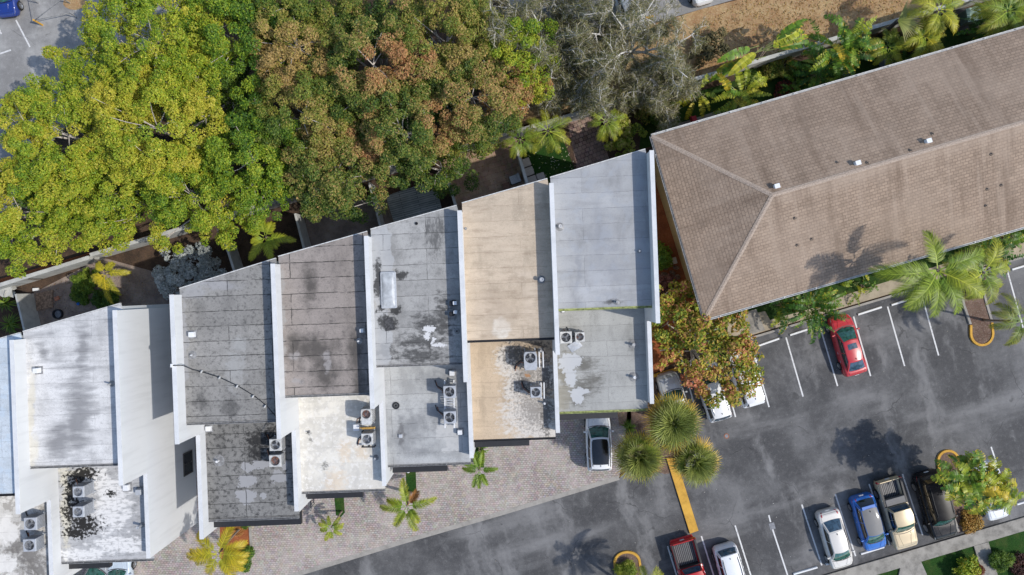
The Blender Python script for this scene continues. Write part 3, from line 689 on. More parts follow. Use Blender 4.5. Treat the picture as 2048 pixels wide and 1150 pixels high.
random.seed(5)
condenser('grey air conditioner, upper one of the pair on the mottled white low roof', 60, 1048, ZF, .88, .85, 'ac_grey', blade='blade_grey')
condenser('grey air conditioner, lower one of the pair on the mottled white low roof', 58.5, 1091, ZF, .88, .85, 'ac_grey', blade='blade_grey')
condenser('tall grey air conditioner, upper one among the black peeling patches', 156, 984, ZF, .76, 1.15, 'ac_grey', 'ac_grey', blade='ac_grey')
condenser('tall grey air conditioner, lower one among the black peeling patches', 156, 1024, ZF, .76, 1.15, 'ac_grey', 'ac_grey', blade='ac_grey')
condenser('white air conditioner with dark fan on the blackened roof, next to the white fin wall', 550.5, 890, ZF, .84, .8, 'ac_pale', 'black')
condenser('white air conditioner with rusty fan on the blackened roof', 550, 922, ZF, .84, .8, 'ac_pale', 'rust', blade='rust')
condenser('white air conditioner with rusty red fan on the cream roof', 732.5, 834, ZF, .76, 1.15, 'ac_pale', 'rust', d=1.1, fan_off=.17, stand=.45, blade='rust')
condenser('white air conditioner with grey fan in a black rack on the cream roof', 733.8, 878.6, ZF, .80, 1.0, 'ac_pale', 'ac_dark', stand=.5)
condenser('pale air conditioner on white rails, nearer the upper roof of the stained grey house', 899, 784, ZF, .86, .9, 'ac_grey', 'black', stand=.55, blade='blade_grey')
condenser('pale air conditioner on white rails, at the street end of the rack', 899.6, 835, ZF, .86, .9, 'ac_grey', 'black', stand=.55, blade='blade_grey')
condenser('large oblong grey air conditioner on the flaking tan roof', 1061, 722, ZF, .92, 1.0, 'ac_grey', 'black', d=1.28, fan_off=.2, stand=.4, blade='blade_grey')
condenser('small grey air conditioner near the street edge of the flaking tan roof', 1071.8, 784.7, ZF, .76, .85, 'ac_grey', 'black', stand=.4, blade='blade_grey')
condenser('square white air conditioner beside the party wall on the pale grey low roof', 1132, 675, ZF, .84, .75, 'ac_pale', 'black', blade='blade_grey')
condenser('small white air conditioner with rounded black surround on the pale grey low roof', 1160, 674, ZF, .68, .7, 'ac_pale', 'rust', blade='ac_dark')

def rack(label, px0, py0, px1, py1, z, wid, mat, slats=0, smat='ac_grey'):
    a, b = W(px0, py0, z), W(px1, py1, z); c = (a + b) / 2; d = (b - a); L = d.to_2d().length; rz = math.atan2(d.y, d.x)
    r = thing('equipment_rack', label, 'rack', (c.x, c.y, ZF), None, rz); hz = z - ZF
    for s in (-1, 1):
        m = MB(); m.box((0, s * wid / 2, hz), (L, .08, .08)); m.build('rail', M[mat], r, True)
        for k in (-.47, 0, .47):
            m = MB(); m.box((k * L, s * wid / 2, (hz - .045) / 2), (.07, .07, hz - .045)); m.build('leg', M[mat], r, True)
    if slats:
        m = MB()
        for k in range(slats): m.box((-L * .13 + L * .26 * k / (slats - 1), 0, hz - .02), (.10, wid - .09, .03), random.uniform(-.1, .1))
        m.build('slat_shelf', M[smat], r, True)
    return r
rack('white rail rack carrying two pale air conditioners on the blue-grey low roof', 898.5, 760, 899.5, 856, ZF + .5, .62, 'white_metal', 6)
rack('white pipe stand beside the large oblong air conditioner', 1082, 703, 1083, 735, ZF + .35, .26, 'white_metal')
rack('thin white support frame behind the small air conditioner on the tan roof', 1085, 765, 1085.5, 797, ZF + .3, .2, 'white_metal')
rack('black rack around the grey-fanned air conditioner on the cream roof', 723, 879, 749, 879, ZF + .48, 1.0, 'black')
# plank and box lying on the rack of the cream roof
q = W(735, 855, ZF + .95); m = MB(); m.box((q.x, q.y, ZF + .93), (.98, .06, .26), R(3)); m.box((q.x + .04, q.y - .085, ZF + .80), (.9, .11, .05), R(3))
tag(m.build('plank', plain('weathered_plank', (.44, .27, .07), .8, .4, 14)), 'yellowish plank wedged between the two air conditioners on the cream roof', 'plank')
q = W(715, 853, ZF + .3); m = MB(); m.box((q.x, q.y, ZF + .35), (.34, .38, .66), TILT, 0, .03); m.box((q.x, q.y, ZF + .70), (.38, .42, .03), TILT, 0, .01)
tag(m.build('electrical_box', M['white_metal']), 'small white electrical box left of the plank on the cream roof', 'electrical box')
q = W(1150, 692, ZF + .1)
def tarp(u, v):
    x, y = (u - .5) * .9, (v - .5) * .55
    return (q.x + x * .8 - y * .6, q.y + x * .5 + y * .8, ZF + .03 + .10 * abs(math.sin(7 * u + 3 * v)) * (1 - abs(2 * u - 1) ** 3))
m = MB(); m.grid(tarp, 10, 8); tag(m.build('plastic_sheet', plain('grey_sheet', (.45, .47, .5), .4)), 'crumpled grey plastic sheet beside the condensers on the pale grey low roof', 'sheet')
# ------------------------------------------------------------------ ground and paving (each sheet 4 mm above the one below)
def sheet(name, poly, z, mat):
    m = MB(); m.sheet([G(x, y)[:2] for x, y in poly], z, 0)
    return tag(m.build(name, mat), kind='structure')
def strip_poly(pts, half):
    L, Rr = [], []
    for i, p in enumerate(pts):
        a = np.array(pts[max(i - 1, 0)], float); b = np.array(pts[min(i + 1, len(pts) - 1)], float)
        d = (b - a) / np.linalg.norm(b - a); nn = np.array([-d[1], d[0]])
        L.append(np.array(p) + nn * half); Rr.append(np.array(p) - nn * half)
    return L + Rr[::-1]
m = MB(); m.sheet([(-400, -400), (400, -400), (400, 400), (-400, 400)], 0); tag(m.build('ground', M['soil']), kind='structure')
nl = lambda x, off=0: 427 - .2915 * x + off       # line of the long boundary wall and the north car park
sheet('north_car_park', [(-900, -900), (2600, -900), (2600, 427 - .2915 * 2600), (-900, 427 + .2915 * 900)], .004, M['asphalt_old'])
sheet('dry_verge', [(1000, 136), (1340, 38), (1407, 17), (1475, 0), (1530, -16), (2600, -330), (2600, -189), (1075, 245), (960, 278)], .008, M['dry_grass'])
sheet('wall_border', [(-300, nl(-300, 132)), (1060, nl(1060, 128)), (1400, nl(1400, 131)), (1400, nl(1400, 146)), (-300, nl(-300, 148))], .008, M['red_mulch'])
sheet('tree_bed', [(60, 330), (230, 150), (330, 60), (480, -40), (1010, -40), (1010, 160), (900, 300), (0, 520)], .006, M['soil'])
sheet('asphalt_lot', [(560, 1161), (800, 1087), (1000, 1029), (1140, 987), (1238, 957), (1264, 930), (1292, 880), (1290, 760), (1358, 736), (1500, 676), (1700, 616), (2048, 513), (2700, 320), (2700, 842), (2048, 1032), (1647, 1149), (1500, 1192), (1400, 1500), (200, 1500), (200, 1268)], .012, M['asphalt'])
sheet('driveway', [(90, 1010), (400, 840), (900, 690), (1262, 690), (1262, 850), (1250, 905), (1238, 955), (1140, 985), (1000, 1027), (800, 1085), (560, 1159), (200, 1266), (90, 1300)], .016, M['pavers'])
e1 = [(1238, 955), (1140, 985), (1000, 1027), (800, 1085), (560, 1159), (200, 1266)]
sheet('driveway_edge', strip_poly(e1, 4.5), .020, M['kerb'])
sheet('planting_bed', [(1258, 770), (1320, 745), (1352, 800), (1390, 900), (1352, 945), (1330, 948), (1262, 930), (1250, 880)], .020, M['brown_mulch'])
sheet('side_bed', [(1262, 340), (1300, 310), (1400, 640), (1360, 720), (1290, 755), (1256, 760)], .008, M['red_mulch'])
sheet('entry_walk', [(1232, 795), (1262, 795), (1262, 850), (1238, 852)], .020, M['patio_pavers'])
sheet('west_yard', [(55, 592), (205, 515), (370, 560), (370, 700), (60, 700)], .008, M['yard_dirt'])
sheet('brown_yard', [(610, 430), (770, 380), (800, 480), (620, 560)], .008, M['yard_dirt'])
sheet('patio', [(905, 400), (880, 300), (1030, 270), (1085, 420), (930, 470)], .008, M['patio_pavers'])
sheet('back_lawn', [(1036, 290), (1120, 262), (1180, 420), (1085, 440)], .008, M['lawn'])
sheet('garden_path', [(1135, 245), (1190, 225), (1240, 390), (1170, 420)], .012, M['path_pavers'])
sheet('side_lawn', [(1290, 215), (2600, -175), (2600, -90), (1278, 300)], .008, M['lawn_eaves'])
sheet('narrow_walk', [(1310, 262), (1440, 220), (1446, 238), (1316, 280)], .012, M['walk'])
sheet('front_lawn', [(1395, 668), (1480, 612), (2700, 250), (2700, 312), (2048, 488), (1700, 596), (1420, 690)], .016, M['lawn_eaves'])
sheet('front_walk', [(1455, 672), (1455, 640), (1530, 622), (1540, 640), (1640, 612), (1690, 590), (1830, 545), (2048, 480), (2700, 290), (2700, 316), (2048, 509), (1700, 611), (1500, 671)], .020, M['walk_tan'])
sheet('side_walkway', [(1478, 628), (1512, 618), (1530, 660), (1492, 672)], .024, M['walk'])
sheet('south_lawn', [(1400, 1500), (1520, 1215), (1660, 1174), (2048, 1060), (2700, 868), (2700, 1500)], .016, M['lawn'])
m = MB(); m.prism([G(x, y) for x, y in [(1510, 1192), (1647, 1150), (2048, 1033), (2700, 843), (2700, 870), (2048, 1060), (1750, 1149), (1530, 1215)]], -.05, .13)
tag(m.build('sidewalk', M['walk']), kind='structure')
m = MB(); m.prism([G(x, y) for x, y in [(1812, 1109), (1832, 1102), (1836, 1112), (1856, 1157), (1880, 1200), (1770, 1200), (1796, 1150), (1800, 1128)]], -.05, .126)
m.prism([G(x, y) for x, y in [(1946, 1091), (1975, 1083), (2002, 1180), (1972, 1180)]], -.05, .126)
tag(m.build('garden_walk', M['walk']), kind='structure')
k1 = [(1500, 676), (1700, 616), (2048, 513), (2700, 320)]
for a, b in zip(k1[:-1], k1[1:]):
    m = MB(); m.bar(G(*a), G(*b), .16, .12); tag(m.build('kerb', M['kerb']), kind='structure')

# painted lines of the bays, part of the lot
marks = [((1510, 716), (1538, 814)), ((1572, 675), (1606, 793)), ((1643, 664), (1675, 772)), ((1707, 633), (1741, 752)), ((1775, 613), (1809, 732)), ((1846, 600), (1877, 711)),
         ((2014, 540), (2046, 655)), ((1356, 690), (1387, 805)), ((1440, 720), (1471, 834)), ((1482, 616), (1510, 716)),
         ((1603.5, 1009), (1643.5, 1130.7)), ((1670.5, 988.5), (1711, 1112)), ((1738, 968), (1779, 1090)), ((1804.7, 948), (1845, 1070)), ((1982, 893.6), (2022, 1014)),
         ((1541, 1046), (1575, 1150)), ((1537.4, 1030), (1541, 1044)), ((1470, 1050.6), (1512, 1184)), ((1402.6, 1072), (1444, 1205)), ((1335, 1092), (1376, 1225))]
lot = bpy.data.objects['asphalt_lot']
for a, b in (((32, 40), (60, 94)), ((-8, 46), (3, 68)), ((-2, 108), (22, 100))):
    m = MB(); A, B2 = G(*a), G(*b); d = (B2 - A).normalized(); nn = Vector((-d.y, d.x, 0)) * .06
    m.sheet([(A + nn)[:2], (B2 + nn)[:2], (B2 - nn)[:2], (A - nn)[:2]], .0085); m.build('parking_line', M['white_paint'], bpy.data.objects['north_car_park'])
for a, b in marks:
    m = MB(); A, B2 = G(*a), G(*b); d = (B2 - A).normalized(); nn = Vector((-d.y, d.x, 0)) * .055
    m.sheet([(A + nn)[:2], (B2 + nn)[:2], (B2 - nn)[:2], (A - nn)[:2]], .0163); o = m.build('parking_line', M['white_paint'], lot)

# ------------------------------------------------------------------ wheel stops
def wheel_stop(a, b, label, mat='stop_paint', group='white wheel stops at the heads of the bays'):
    A, B2 = W(*a, .08), W(*b, .08); d = B2 - A; L = d.to_2d().length; c = (A + B2) / 2; rz = math.atan2(d.y, d.x)
    r = MB(); prof = [(-.085, .012), (-.085, .07), (-.05, .13), (.05, .13), (.085, .07), (.085, .012)]; n = len(prof)
    vs = [(x, y, z) for x in (-L / 2, L / 2) for y, z in prof]
    r.add(vs, [[i, (i + 1) % n, n + (i + 1) % n, n + i][::-1] for i in range(n)] + [list(range(n)), list(range(2 * n - 1, n - 1, -1))])
    for s in (-.3, .3): r.cyl((s * L, 0, .13), .02, .006, 8)
    o = r.build('wheel_stop', M[mat], None, True); o.location = (c.x, c.y, 0); o.rotation_euler = (0, 0, rz)
    return tag(o, label, 'wheel stop', group)
wheel_stop((1515, 692), (1558, 677), 'white wheel stop just right of the orange-leaved tree')
wheel_stop((1580, 670), (1614, 659), 'white wheel stop half under the broad-leaved plant left of the red sedan')
wheel_stop((1716, 629), (1763, 614), 'white wheel stop in the empty bay right beside the red sedan')
wheel_stop((1783, 610), (1826, 596), 'white wheel stop under the tip of the big coconut palm')
wheel_stop((2024, 539), (2070, 525), 'white wheel stop beyond the planted island at the end of the upper row')
wheel_stop((1587, 1148.5), (1634.6, 1134.6), 'white wheel stop in the empty bay left of the white sedan')
wheel_stop((1652, 1129), (1700, 1115), 'white wheel stop under the nose of the white sedan')
wheel_stop((1722, 1108), (1768, 1094), 'white wheel stop under the nose of the blue hatchback')
wheel_stop((2034, 1009), (2080, 995), 'white wheel stop right of the white car under the palm')
wheel_stop((1855, 590), (1892, 578), 'orange painted wheel stop below the coconut palm', 'yellow_kerb', None)
wheel_stop((1272, 41), (1306, 32), 'orange wheel stop under the right part of the bare trees', 'yellow_kerb', None)
wheel_stop((1153, 81), (1190, 72), 'orange wheel stop next to the dark car under the bare trees', 'yellow_kerb', None)
wheel_stop((1385, 4), (1428, -6), 'orange wheel stop at the edge of the dry verge', 'yellow_kerb', None)

# ------------------------------------------------------------------ kerbed islands and yellow kerbs
def island(label, arc, mat, fill=None, name='kerb_island', w=5.5, body=None, bodymat='kerb'):
    """arc: ground px polyline of the painted kerb; body: the rest of the outline"""
    c = np.mean(np.array(arc), axis=0); r = thing(name, label, 'kerb island', G(*c))
    def kerb_along(pts, mname, nm):
        m = MB(); half = w / 2; L = strip_poly(pts, half); n = len(pts)
        q = [G(*p) for p in L]; q = q[:n] + q[n:][::-1]
        vs = []
        for i in range(n):
            a, b = q[i], q[n + i]
            vs += [(a.x, a.y, .0), (a.x * .9 + b.x * .1, a.y * .9 + b.y * .1, .15), (a.x * .1 + b.x * .9, a.y * .1 + b.y * .9, .15), (b.x, b.y, .0)]
        fs = []
        for i in range(n - 1):
            for j in range(3): fs.append([i * 4 + j, i * 4 + j + 1, i * 4 + 5 + j, i * 4 + 4 + j])
        fs += [[3, 2, 1, 0], [n * 4 - 4, n * 4 - 3, n * 4 - 2, n * 4 - 1]]
        m.add(vs, fs); m.build(nm, M[mname], r)
    kerb_along(arc, 'yellow_kerb', 'painted_kerb')
    if body:
        for b in body: kerb_along(b, bodymat, 'kerb')
    if fill:
        m = MB(); m.prism([G(*p) for p in fill], .0, .09); m.build('mulch', M[mat], r)
    return r
def arcpts(cx, cy, rx, ry, a0, a1, n=14):
    return [(cx + rx * math.cos(R(a0 + (a1 - a0) * i / n)), cy + ry * math.sin(R(a0 + (a1 - a0) * i / n))) for i in range(n + 1)]
def rot(pts, c, ang):
    cs, sn = math.cos(ang), math.sin(ang)
    return [(c[0] + (x - c[0]) * cs - (y - c[1]) * sn, c[1] + (x - c[0]) * sn + (y - c[1]) * cs) for x, y in pts]
a1 = rot([(1940, 652)] + arcpts(1962, 666, 21, 22, 180, 0) [::1] + [(1984, 652)], (1962, 666), 0)
a1 = [(1940, 650)] + [(1962 + 22 * math.cos(R(t)), 667 + 23 * math.sin(R(t))) for t in range(180, -1, -15)] + [(1982, 645)]
island('planted island with a yellow rounded kerb end beside the coconut palms', a1, 'brown_mulch', a1 + [(1974, 600), (1955, 545), (1915, 556), (1926, 612)], body=[[(1915, 556), (1926, 610), (1939, 648)], [(1955, 545), (1972, 610), (1982, 643)]])
a2 = [(1877, 946)] + [(1895 + 20 * math.cos(R(t)), 920 + 19 * math.sin(R(t))) for t in range(175, 375, 14)] + [(1918, 936)]
island('kerb island with a yellow arched end behind the black SUV', a2, 'brown_mulch', a2 + [(1930, 975), (1958, 1052), (1915, 1064), (1890, 985)], body=[[(1877, 948), (1890, 985), (1915, 1062)], [(1918, 938), (1930, 975), (1957, 1050)]])
a3 = [(1231, 1139)] + [(1254 + 25 * math.cos(R(t)), 1124 + 21 * math.sin(R(t))) for t in range(180, 361, 15)] + [(1280, 1131)]
island('kerb island with a yellow arched end left of the red pickup', a3, 'brown_mulch', a3 + [(1300, 1200), (1250, 1215)], body=[[(1231, 1141), (1250, 1215)], [(1280, 1133), (1300, 1200)]])
r = thing('yellow_median', 'long yellow painted concrete strip running out from under the fan palms', 'kerb', G(1368, 1000))
m = MB(); p = [G(*q) for q in ((1332, 915), (1351, 915), (1396, 1060), (1379, 1066))]; m.prism(p, 0, .15)
m.build('painted_top', M['yellow_kerb'], r)
island('yellow painted kerb in front of the silver car under the orange-leaved tree', [(1306, 752), (1330, 745), (1361, 736), (1372, 728)], 'soil', None, 'painted_kerb_run', 7)

# ------------------------------------------------------------------ long boundary wall and the yard walls
def garden_wall(name, label, a, b, h, th, mat='fence_wall', cat='wall', cap=True, posts=()):
    A, B2 = W(*a, h), W(*b, h); A.z = B2.z = 0
    r = thing(name, label, cat, (A + B2) / 2)
    m = MB(); m.bar(A, B2, th, h); m.build('panel', M[mat], r)
    if cap:
        d = (B2 - A).normalized() * .02; A2 = A - d; B3 = B2 + d
        A2.z = B3.z = h + .001; m = MB(); m.bar(A2, B3, th + .06, .05); m.build('coping', M['fence_wall'], r)
    return r
def wl(x): return (x, 562.5 - .2907 * x)
garden_wall('boundary_wall', 'long pale boundary wall behind the bare trees and the shingled building', wl(1075), (2300, 562 - .2907 * 2300), 1.8, .22)
garden_wall('boundary_wall', 'weathered boundary wall under the yellow-green trees, behind the dirt yard', (-200, 632), (178, 515), 1.8, .22)
garden_wall('boundary_wall', 'part of the boundary wall hidden below the big trees', wl(181), wl(1073), 1.8, .22)
garden_wall('yard_wall', 'wide grey yard wall beside the square wooden slab in the dirt yard', (31, 588), (49, 664), 1.8, .14, cap=False)
garden_wall('yard_wall', 'pale yard wall next to the silver-leaved shrub', (450, 485), (468, 541), 1.8, .16, cap=False)
garden_wall('yard_wall', 'grey yard wall just right of the small bright palm', (590, 427), (608, 498), 1.8, .16, cap=False)
garden_wall('yard_wall', 'grey yard wall left of the wooden deck', (738, 365), (761, 455), 1.8, .16, cap=False)
garden_wall('yard_wall', 'thin white yard wall right of the wooden deck', (893, 352), (911, 412), 1.8, .16, cap=False)
garden_wall('yard_wall', 'grey yard wall between the white armchair and the outdoor sofa', (1033, 294), (1056, 372), 1.8, .16, cap=True)
# slatted gates at the ends of the weathered wall
def slat_gate(label, a, b, h):
    A, B2 = W(*a, h), W(*b, h); A.z = B2.z = 0
    r = thing('slatted_gate', label, 'gate', (A + B2) / 2)
    for p in (A, B2):
        m = MB(); m.box((p.x, p.y, h / 2 + .03), (.08, .08, h + .06)); m.build('post', M['dark_metal'], r)
    m = MB()
    for k in range(8):
        a2, b2 = A.copy(), B2.copy(); a2.z = b2.z = .12 + k * (h - .2) / 8; d = (b2 - a2).normalized() * .042; m.bar(a2 + d, b2 - d, .03, .11)
    m.build('slat_panel', plain('gate_slats', (.22, .18, .15), .7, .3), r)
slat_gate('slatted gate at the right end of the weathered wall', (180, 517), (206, 528), 1.5)
slat_gate('slatted gate at the left end of the dirt yard', (26, 566), (58, 557), 1.5)

# ------------------------------------------------------------------ shingled building
ZE, ZT = 5.6, 7.7
NW, NE, SE, SW = [np.array(W(*p, ZE)) for p in ((1303, 272), (2320, -23), (2320, 365), (1409, 639))]
ud = (NE - NW) / np.linalg.norm(NE - NW); pd = np.array([ud[1], -ud[0], 0])
wid = abs(np.dot(SW - NW, pd))
SE = NE + pd * np.dot(SW - NW, pd) + ud * 0
apex = np.array(W(1545, 390, ZT)); rdg = apex + ud * 60
ap2 = NE - ud * (apex - NW).dot(ud) + pd * (apex - NW).dot(pd); ap2[2] = ZT
b = thing('apartment_building', 'long cream building with a brown shingled hip roof along the car park', 'building', (float((NW + SE)[0] / 2), float((NW + SE)[1] / 2), 0))
def face_uv(P, a0, ax):
    ax = ax / np.linalg.norm(ax); out = []
    for p in P:
        v = np.array(p) - a0; u = v.dot(ax); w = np.linalg.norm(v - ax * u); out.append((u, w))
    return out
m = MB()
for P, a0, ax in (([NW, apex, ap2, NE], NW, ud), ([SW, SE, ap2, apex], SW, ud), ([NW, SW, apex], NW, SW - NW), ([SE, NE, ap2], SE, NE - SE)):
    m.add(P, [list(range(len(P)))][::1], 0, False, [face_uv(P, a0, ax)])
m.add([p + np.array([0, 0, -.16]) for p in (NW, SW, SE, NE)], [[0, 1, 2, 3][::-1]], 0)
rf = m.build('roof', M['shingle'], b)
ctr = (NW + SE) / 2; ins = .72
ww = [NW + (ud + pd) * ins, NE + (-ud + pd) * ins, SE + (-ud - pd) * ins, SW + (ud - pd) * ins + ud * .3]
m = MB(); m.prism([p[:2] for p in ww], 0, ZE - .17); m.build('wall', M['cream_wall'], b)
def ridge(p, q, nm):
    m = MB(); p, q = Vector(p), Vector(q); d = q - p; n = int(d.length / .26)
    s = d.cross(Vector((0, 0, 1))).normalized() * .15
    for k in range(n):
        a = p + d * (k / n); c2 = p + d * ((k + 1.12) / n); up = Vector((0, 0, .022)); lo = Vector((0, 0, -.02)); t0 = Vector((0, 0, .008))
        m.add([a - s + lo, a + up - t0, a + s + lo, c2 - s + lo + t0, c2 + up + t0, c2 + s + lo + t0], [[0, 1, 4, 3], [1, 2, 5, 4], [3, 4, 5]], 0)
    m.build(nm, plain('ridge_shingles', (.37, .295, .235), .9, .3, 14), rf)
ridge(apex, ap2, 'ridge_cap'); ridge(NW, apex, 'hip_cap'); ridge(SW, apex, 'hip_cap')
def eave(p, q, nm, mat):
    p, q = Vector(p), Vector(q); d = (q - p).normalized(); o = Vector((-d.y, d.x, 0))
    if o.dot(Vector(ctr) - p) > 0: o = -o
    m = MB(); m.prism([(p + o * .01)[:2], (q + o * .01)[:2], (q + o * .04)[:2], (p + o * .04)[:2]], ZE - .2, ZE - .01)
    m.prism([(p + o * .11)[:2], (q + o * .11)[:2], (q + o * .14)[:2], (p + o * .14)[:2]], ZE - .13, ZE + .01)
    m.prism([(p + o * .041)[:2], (q + o * .041)[:2], (q + o * .109)[:2], (p + o * .109)[:2]], ZE - .13, ZE - .10)
    n = int((q - p).length / 2.2)
    for k in range(n):
        c2 = p + (q - p) * ((k + .5) / n); m.prism([(c2 + o * .041 - d * .03)[:2], (c2 + o * .041 + d * .03)[:2], (c2 + o * .109 + d * .03)[:2], (c2 + o * .109 - d * .03)[:2]], ZE - .05, ZE + .012)
    m.build(nm, M[mat], b)
eave(NW, NE, 'gutter', 'gutter_pale'); eave(SW, SE, 'gutter', 'gutter_pale'); eave(NW, SW, 'gutter', 'gutter')
# windows on the short end wall
wa, wb = Vector(ww[0]), Vector(ww[3]); wd = (wb - wa); wl_ = wd.length; wd.normalize(); wo = Vector((wd.y, -wd.x, 0))
if wo.dot(Vector(ctr) - wa) > 0: wo = -wo
for px, py in ((1318, 360), (1340, 439), (1371, 538)):
    g = W(px, py, 3.9); s = (g - wa).dot(wd); c2 = wa + wd * s; c2.z = 0
    m = MB(); hw = .62
    f = lambda u0, u1, z0, z1, th: m.prism([(c2 + wd * u0 + wo * .003)[:2], (c2 + wd * u1 + wo * .003)[:2], (c2 + wd * u1 + wo * th)[:2], (c2 + wd * u0 + wo * th)[:2]], z0, z1)
    f(-hw, -hw + .07, 3.3, 4.7, .10); f(hw - .07, hw, 3.3, 4.7, .10); f(-hw + .071, hw - .071, 3.3, 3.37, .10); f(-hw + .071, hw - .071, 4.63, 4.7, .10); f(-hw + .071, hw - .071, 3.97, 4.03, .08); f(-hw - .1, hw + .1, 3.2, 3.298, .18)
    wi = m.build('window', M['frame'], b)
    m = MB(); f(-hw + .071, hw - .071, 3.371, 3.969, .03); f(-hw + .071, hw - .071, 4.031, 4.629, .03); m.build('pane', M['glass'], wi)
def roof_z(x, y):
    v = np.array([x, y, 0]) - np.array([NW[0], NW[1], 0]); t = v.dot(pd); t2 = abs(v.dot(ud)); half = (apex - NW).dot(pd); wfull = wid
    slope = (ZT - ZE) / half; s2 = (ZT - ZE) / (wfull - half)
    return min(ZE + t * slope, ZE + (wfull - t) * s2)
rot_b = math.atan2(ud[1], ud[0])
def on_roof(px, py):
    z = 7
    for _ in range(4): q = W(px, py, z); z = roof_z(q.x, q.y)
    return q.x, q.y, z
for px, py in ((1551, 373), (1712, 327), (1853, 283)):
    x, y, z = on_roof(px, py); m = MB(); m.box((x, y, z + .14), (.30, .25, .30), rot_b, 0, .03, .85); o = m.build('roof_vent', M['white_metal'], b)
    m = MB(); m.box((x, y, z + .31), (.35, .30, .04), rot_b, 0, .015); m.build('vent_cap', M['white_metal'], o)
for px, py in ((1590, 436), (1595, 490), (1624, 478), (1975, 378), (2003, 370), (1972, 411), (1676, 325), (1736, 326), (1822, 301), (1866, 268), (1983, 308)):
    x, y, z = on_roof(px, py); m = MB(); m.cyl((x, y, z - .05), .045, .19, 10); m.ring((x, y, z - .02), .05, .12, .07, 12); m.build('vent_pipe', M['palm_bark'], b)

# ------------------------------------------------------------------ yard things
m = MB(); m.prism([W(px, py, .18) for px, py in ((771, 392), (870, 360), (884, 420), (790, 450))], 0.02, .22)
dk = thing('wooden_deck', 'weathered grey wooden deck behind the black-stained roof', 'deck', W(828, 405)); m.build('deck_boards', M['deck'], dk)
m = MB(); m.prism([W(px, py, .1) for px, py in ((765, 393), (771, 391), (791, 452), (786, 454))], 0.02, .26); m.build('deck_edge', M['bark'], dk)
def seat_set(label, name, cat, cells, cush, frame, back=None):
    c = np.mean([((a[0] + a[2]) / 2, (a[1] + a[3]) / 2) for a in cells], axis=0)
    r = thing(name, label, cat, W(c[0], c[1]))
    for (x0, y0, x1, y1, ln, wd2, rz) in cells:
        p = W((x0 + x1) / 2, (y0 + y1) / 2, .45)
        m = MB(); m.box((p.x, p.y, .18), (ln - .02, wd2 - .02, .3), rz); m.build('base', frame, r)
        m = MB(); m.box((p.x, p.y, .415), (ln - .03, wd2 - .03, .165), rz, 0, .045); m.build('cushion', cush, r)
    return r
cu = plain('beige_cushion', (.42, .38, .34), .9, .1, 10); wk = plain('dark_wicker', (.05, .045, .04), .8, .3, 25); cw = plain('pale_cushion', (.50, .51, .52), .9, .1, 10)
ry = R(20)
seat_set('beige sectional sofa of four square cushions behind the yard wall', 'outdoor_sofa', 'sofa', [(1052, 325, 1052, 325, .70, .66, ry), (1058.5, 342.5, 1058.5, 342.5, .70, .66, ry), (1065, 360, 1065, 360, .70, .66, ry), (1082, 354, 1082, 354, .64, .66, ry)], cu, wk)
r = seat_set('white cushioned armchair on the brown patio', 'armchair', 'armchair', [(1030, 358, 1030, 358, .8, .66, ry)], cw, wk)
p = W(1038, 355, .6); m = MB(); m.box((p.x, p.y, .62), (.18, .66, .4), ry, 0, .05); m.build('backrest', cw, r)
p = W(1013, 372, .4); r = thing('side_table', 'small brown square side table next to the white armchair', 'table', (p.x, p.y, 0), None, ry)
m = MB(); m.box((0, 0, .42), (.55, .5, .04), 0, 0, .01); m.build('table_top', plain('brown_top', (.15, .07, .035), .6, .4, 15), r, True)
for sx in (-1, 1):
    for sy in (-1, 1): m = MB(); m.box((sx * .24, sy * .21, .21), (.04, .04, .395)); m.build('leg', wk, r, True)
p = W(1042, 306, .9); m = MB(); m.box((p.x, p.y, .9), (.25, .35, .5), ry, 0, .02); m.box((p.x, p.y, .33), (.08, .08, .66), ry)
tag(m.build('meter_box', plain('pale_green_box', (.45, .55, .48), .5)), 'small pale green box fixed behind the end of the sofa wall', 'box')
# dirt yard
p = W(88, 601, .06); m = MB()
for k in range(5): m.box((p.x + .05, p.y + (k - 2) * .27, .06), (1.3, .262, .10), R(14) * 0 + R(12), 0, .01)
tag(m.build('wooden_slab', plain('cracked_wood', (.24, .165, .115), .9, .5, 7)), 'square cracked wooden slab lying in the dirt yard', 'slab')
p = W(116, 628, .1); r = thing('fire_ring', 'round dark fire ring on the ground of the dirt yard', 'fire ring', (p.x, p.y, 0))
m = MB(); m.ring((p.x, p.y, .01), .30, .38, .22, 22); m.build('ring', M['black'], r)
m = MB(); m.cyl((p.x, p.y, .01), .29, .06, 16); m.build('ash', M['ac_dark'], r)
p = W(155, 603, .1); m = MB()
def blob(u, v): 
    a = 2 * math.pi * u; rr = .2 * math.sin(math.pi * v * .5) * (1 + .25 * math.sin(3 * a) + .1 * math.sin(5 * a))
    return (p.x + rr * math.cos(a), p.y + rr * 1.3 * math.sin(a), .02 + .14 * math.cos(math.pi * v * .5))
m.grid(blob, 18, 6); tag(m.build('plastic_bag', plain('blue_plastic', (.02, .17, .62), .35, .2, 8)), 'crumpled bright blue plastic bag on the dirt yard', 'bag')
p = W(113, 597, .1); m = MB(); m.box((p.x, p.y, .05), (.38, .3, .07), .4, 0, .02); m.box((p.x + .1, p.y + .05, .12), (.2, .16, .06), .9, 0, .02)
tag(m.build('debris_pile', plain('orange_debris', (.4, .17, .10), .8, .4, 20)), 'small reddish scrap pile beside the wooden slab', 'scrap')
p = W(72, 579, .1); m = MB(); m.box((p.x, p.y, .11), (.42, .22, .18), R(5), 0, .02); tag(m.build('white_block', M['stop_paint']), 'small white block above the wooden slab in the dirt yard', 'block')
p = W(10, 580, .7); r = thing('patio_table', 'round grey patio table at the left edge behind the weathered wall', 'table', (p.x, p.y, 0))
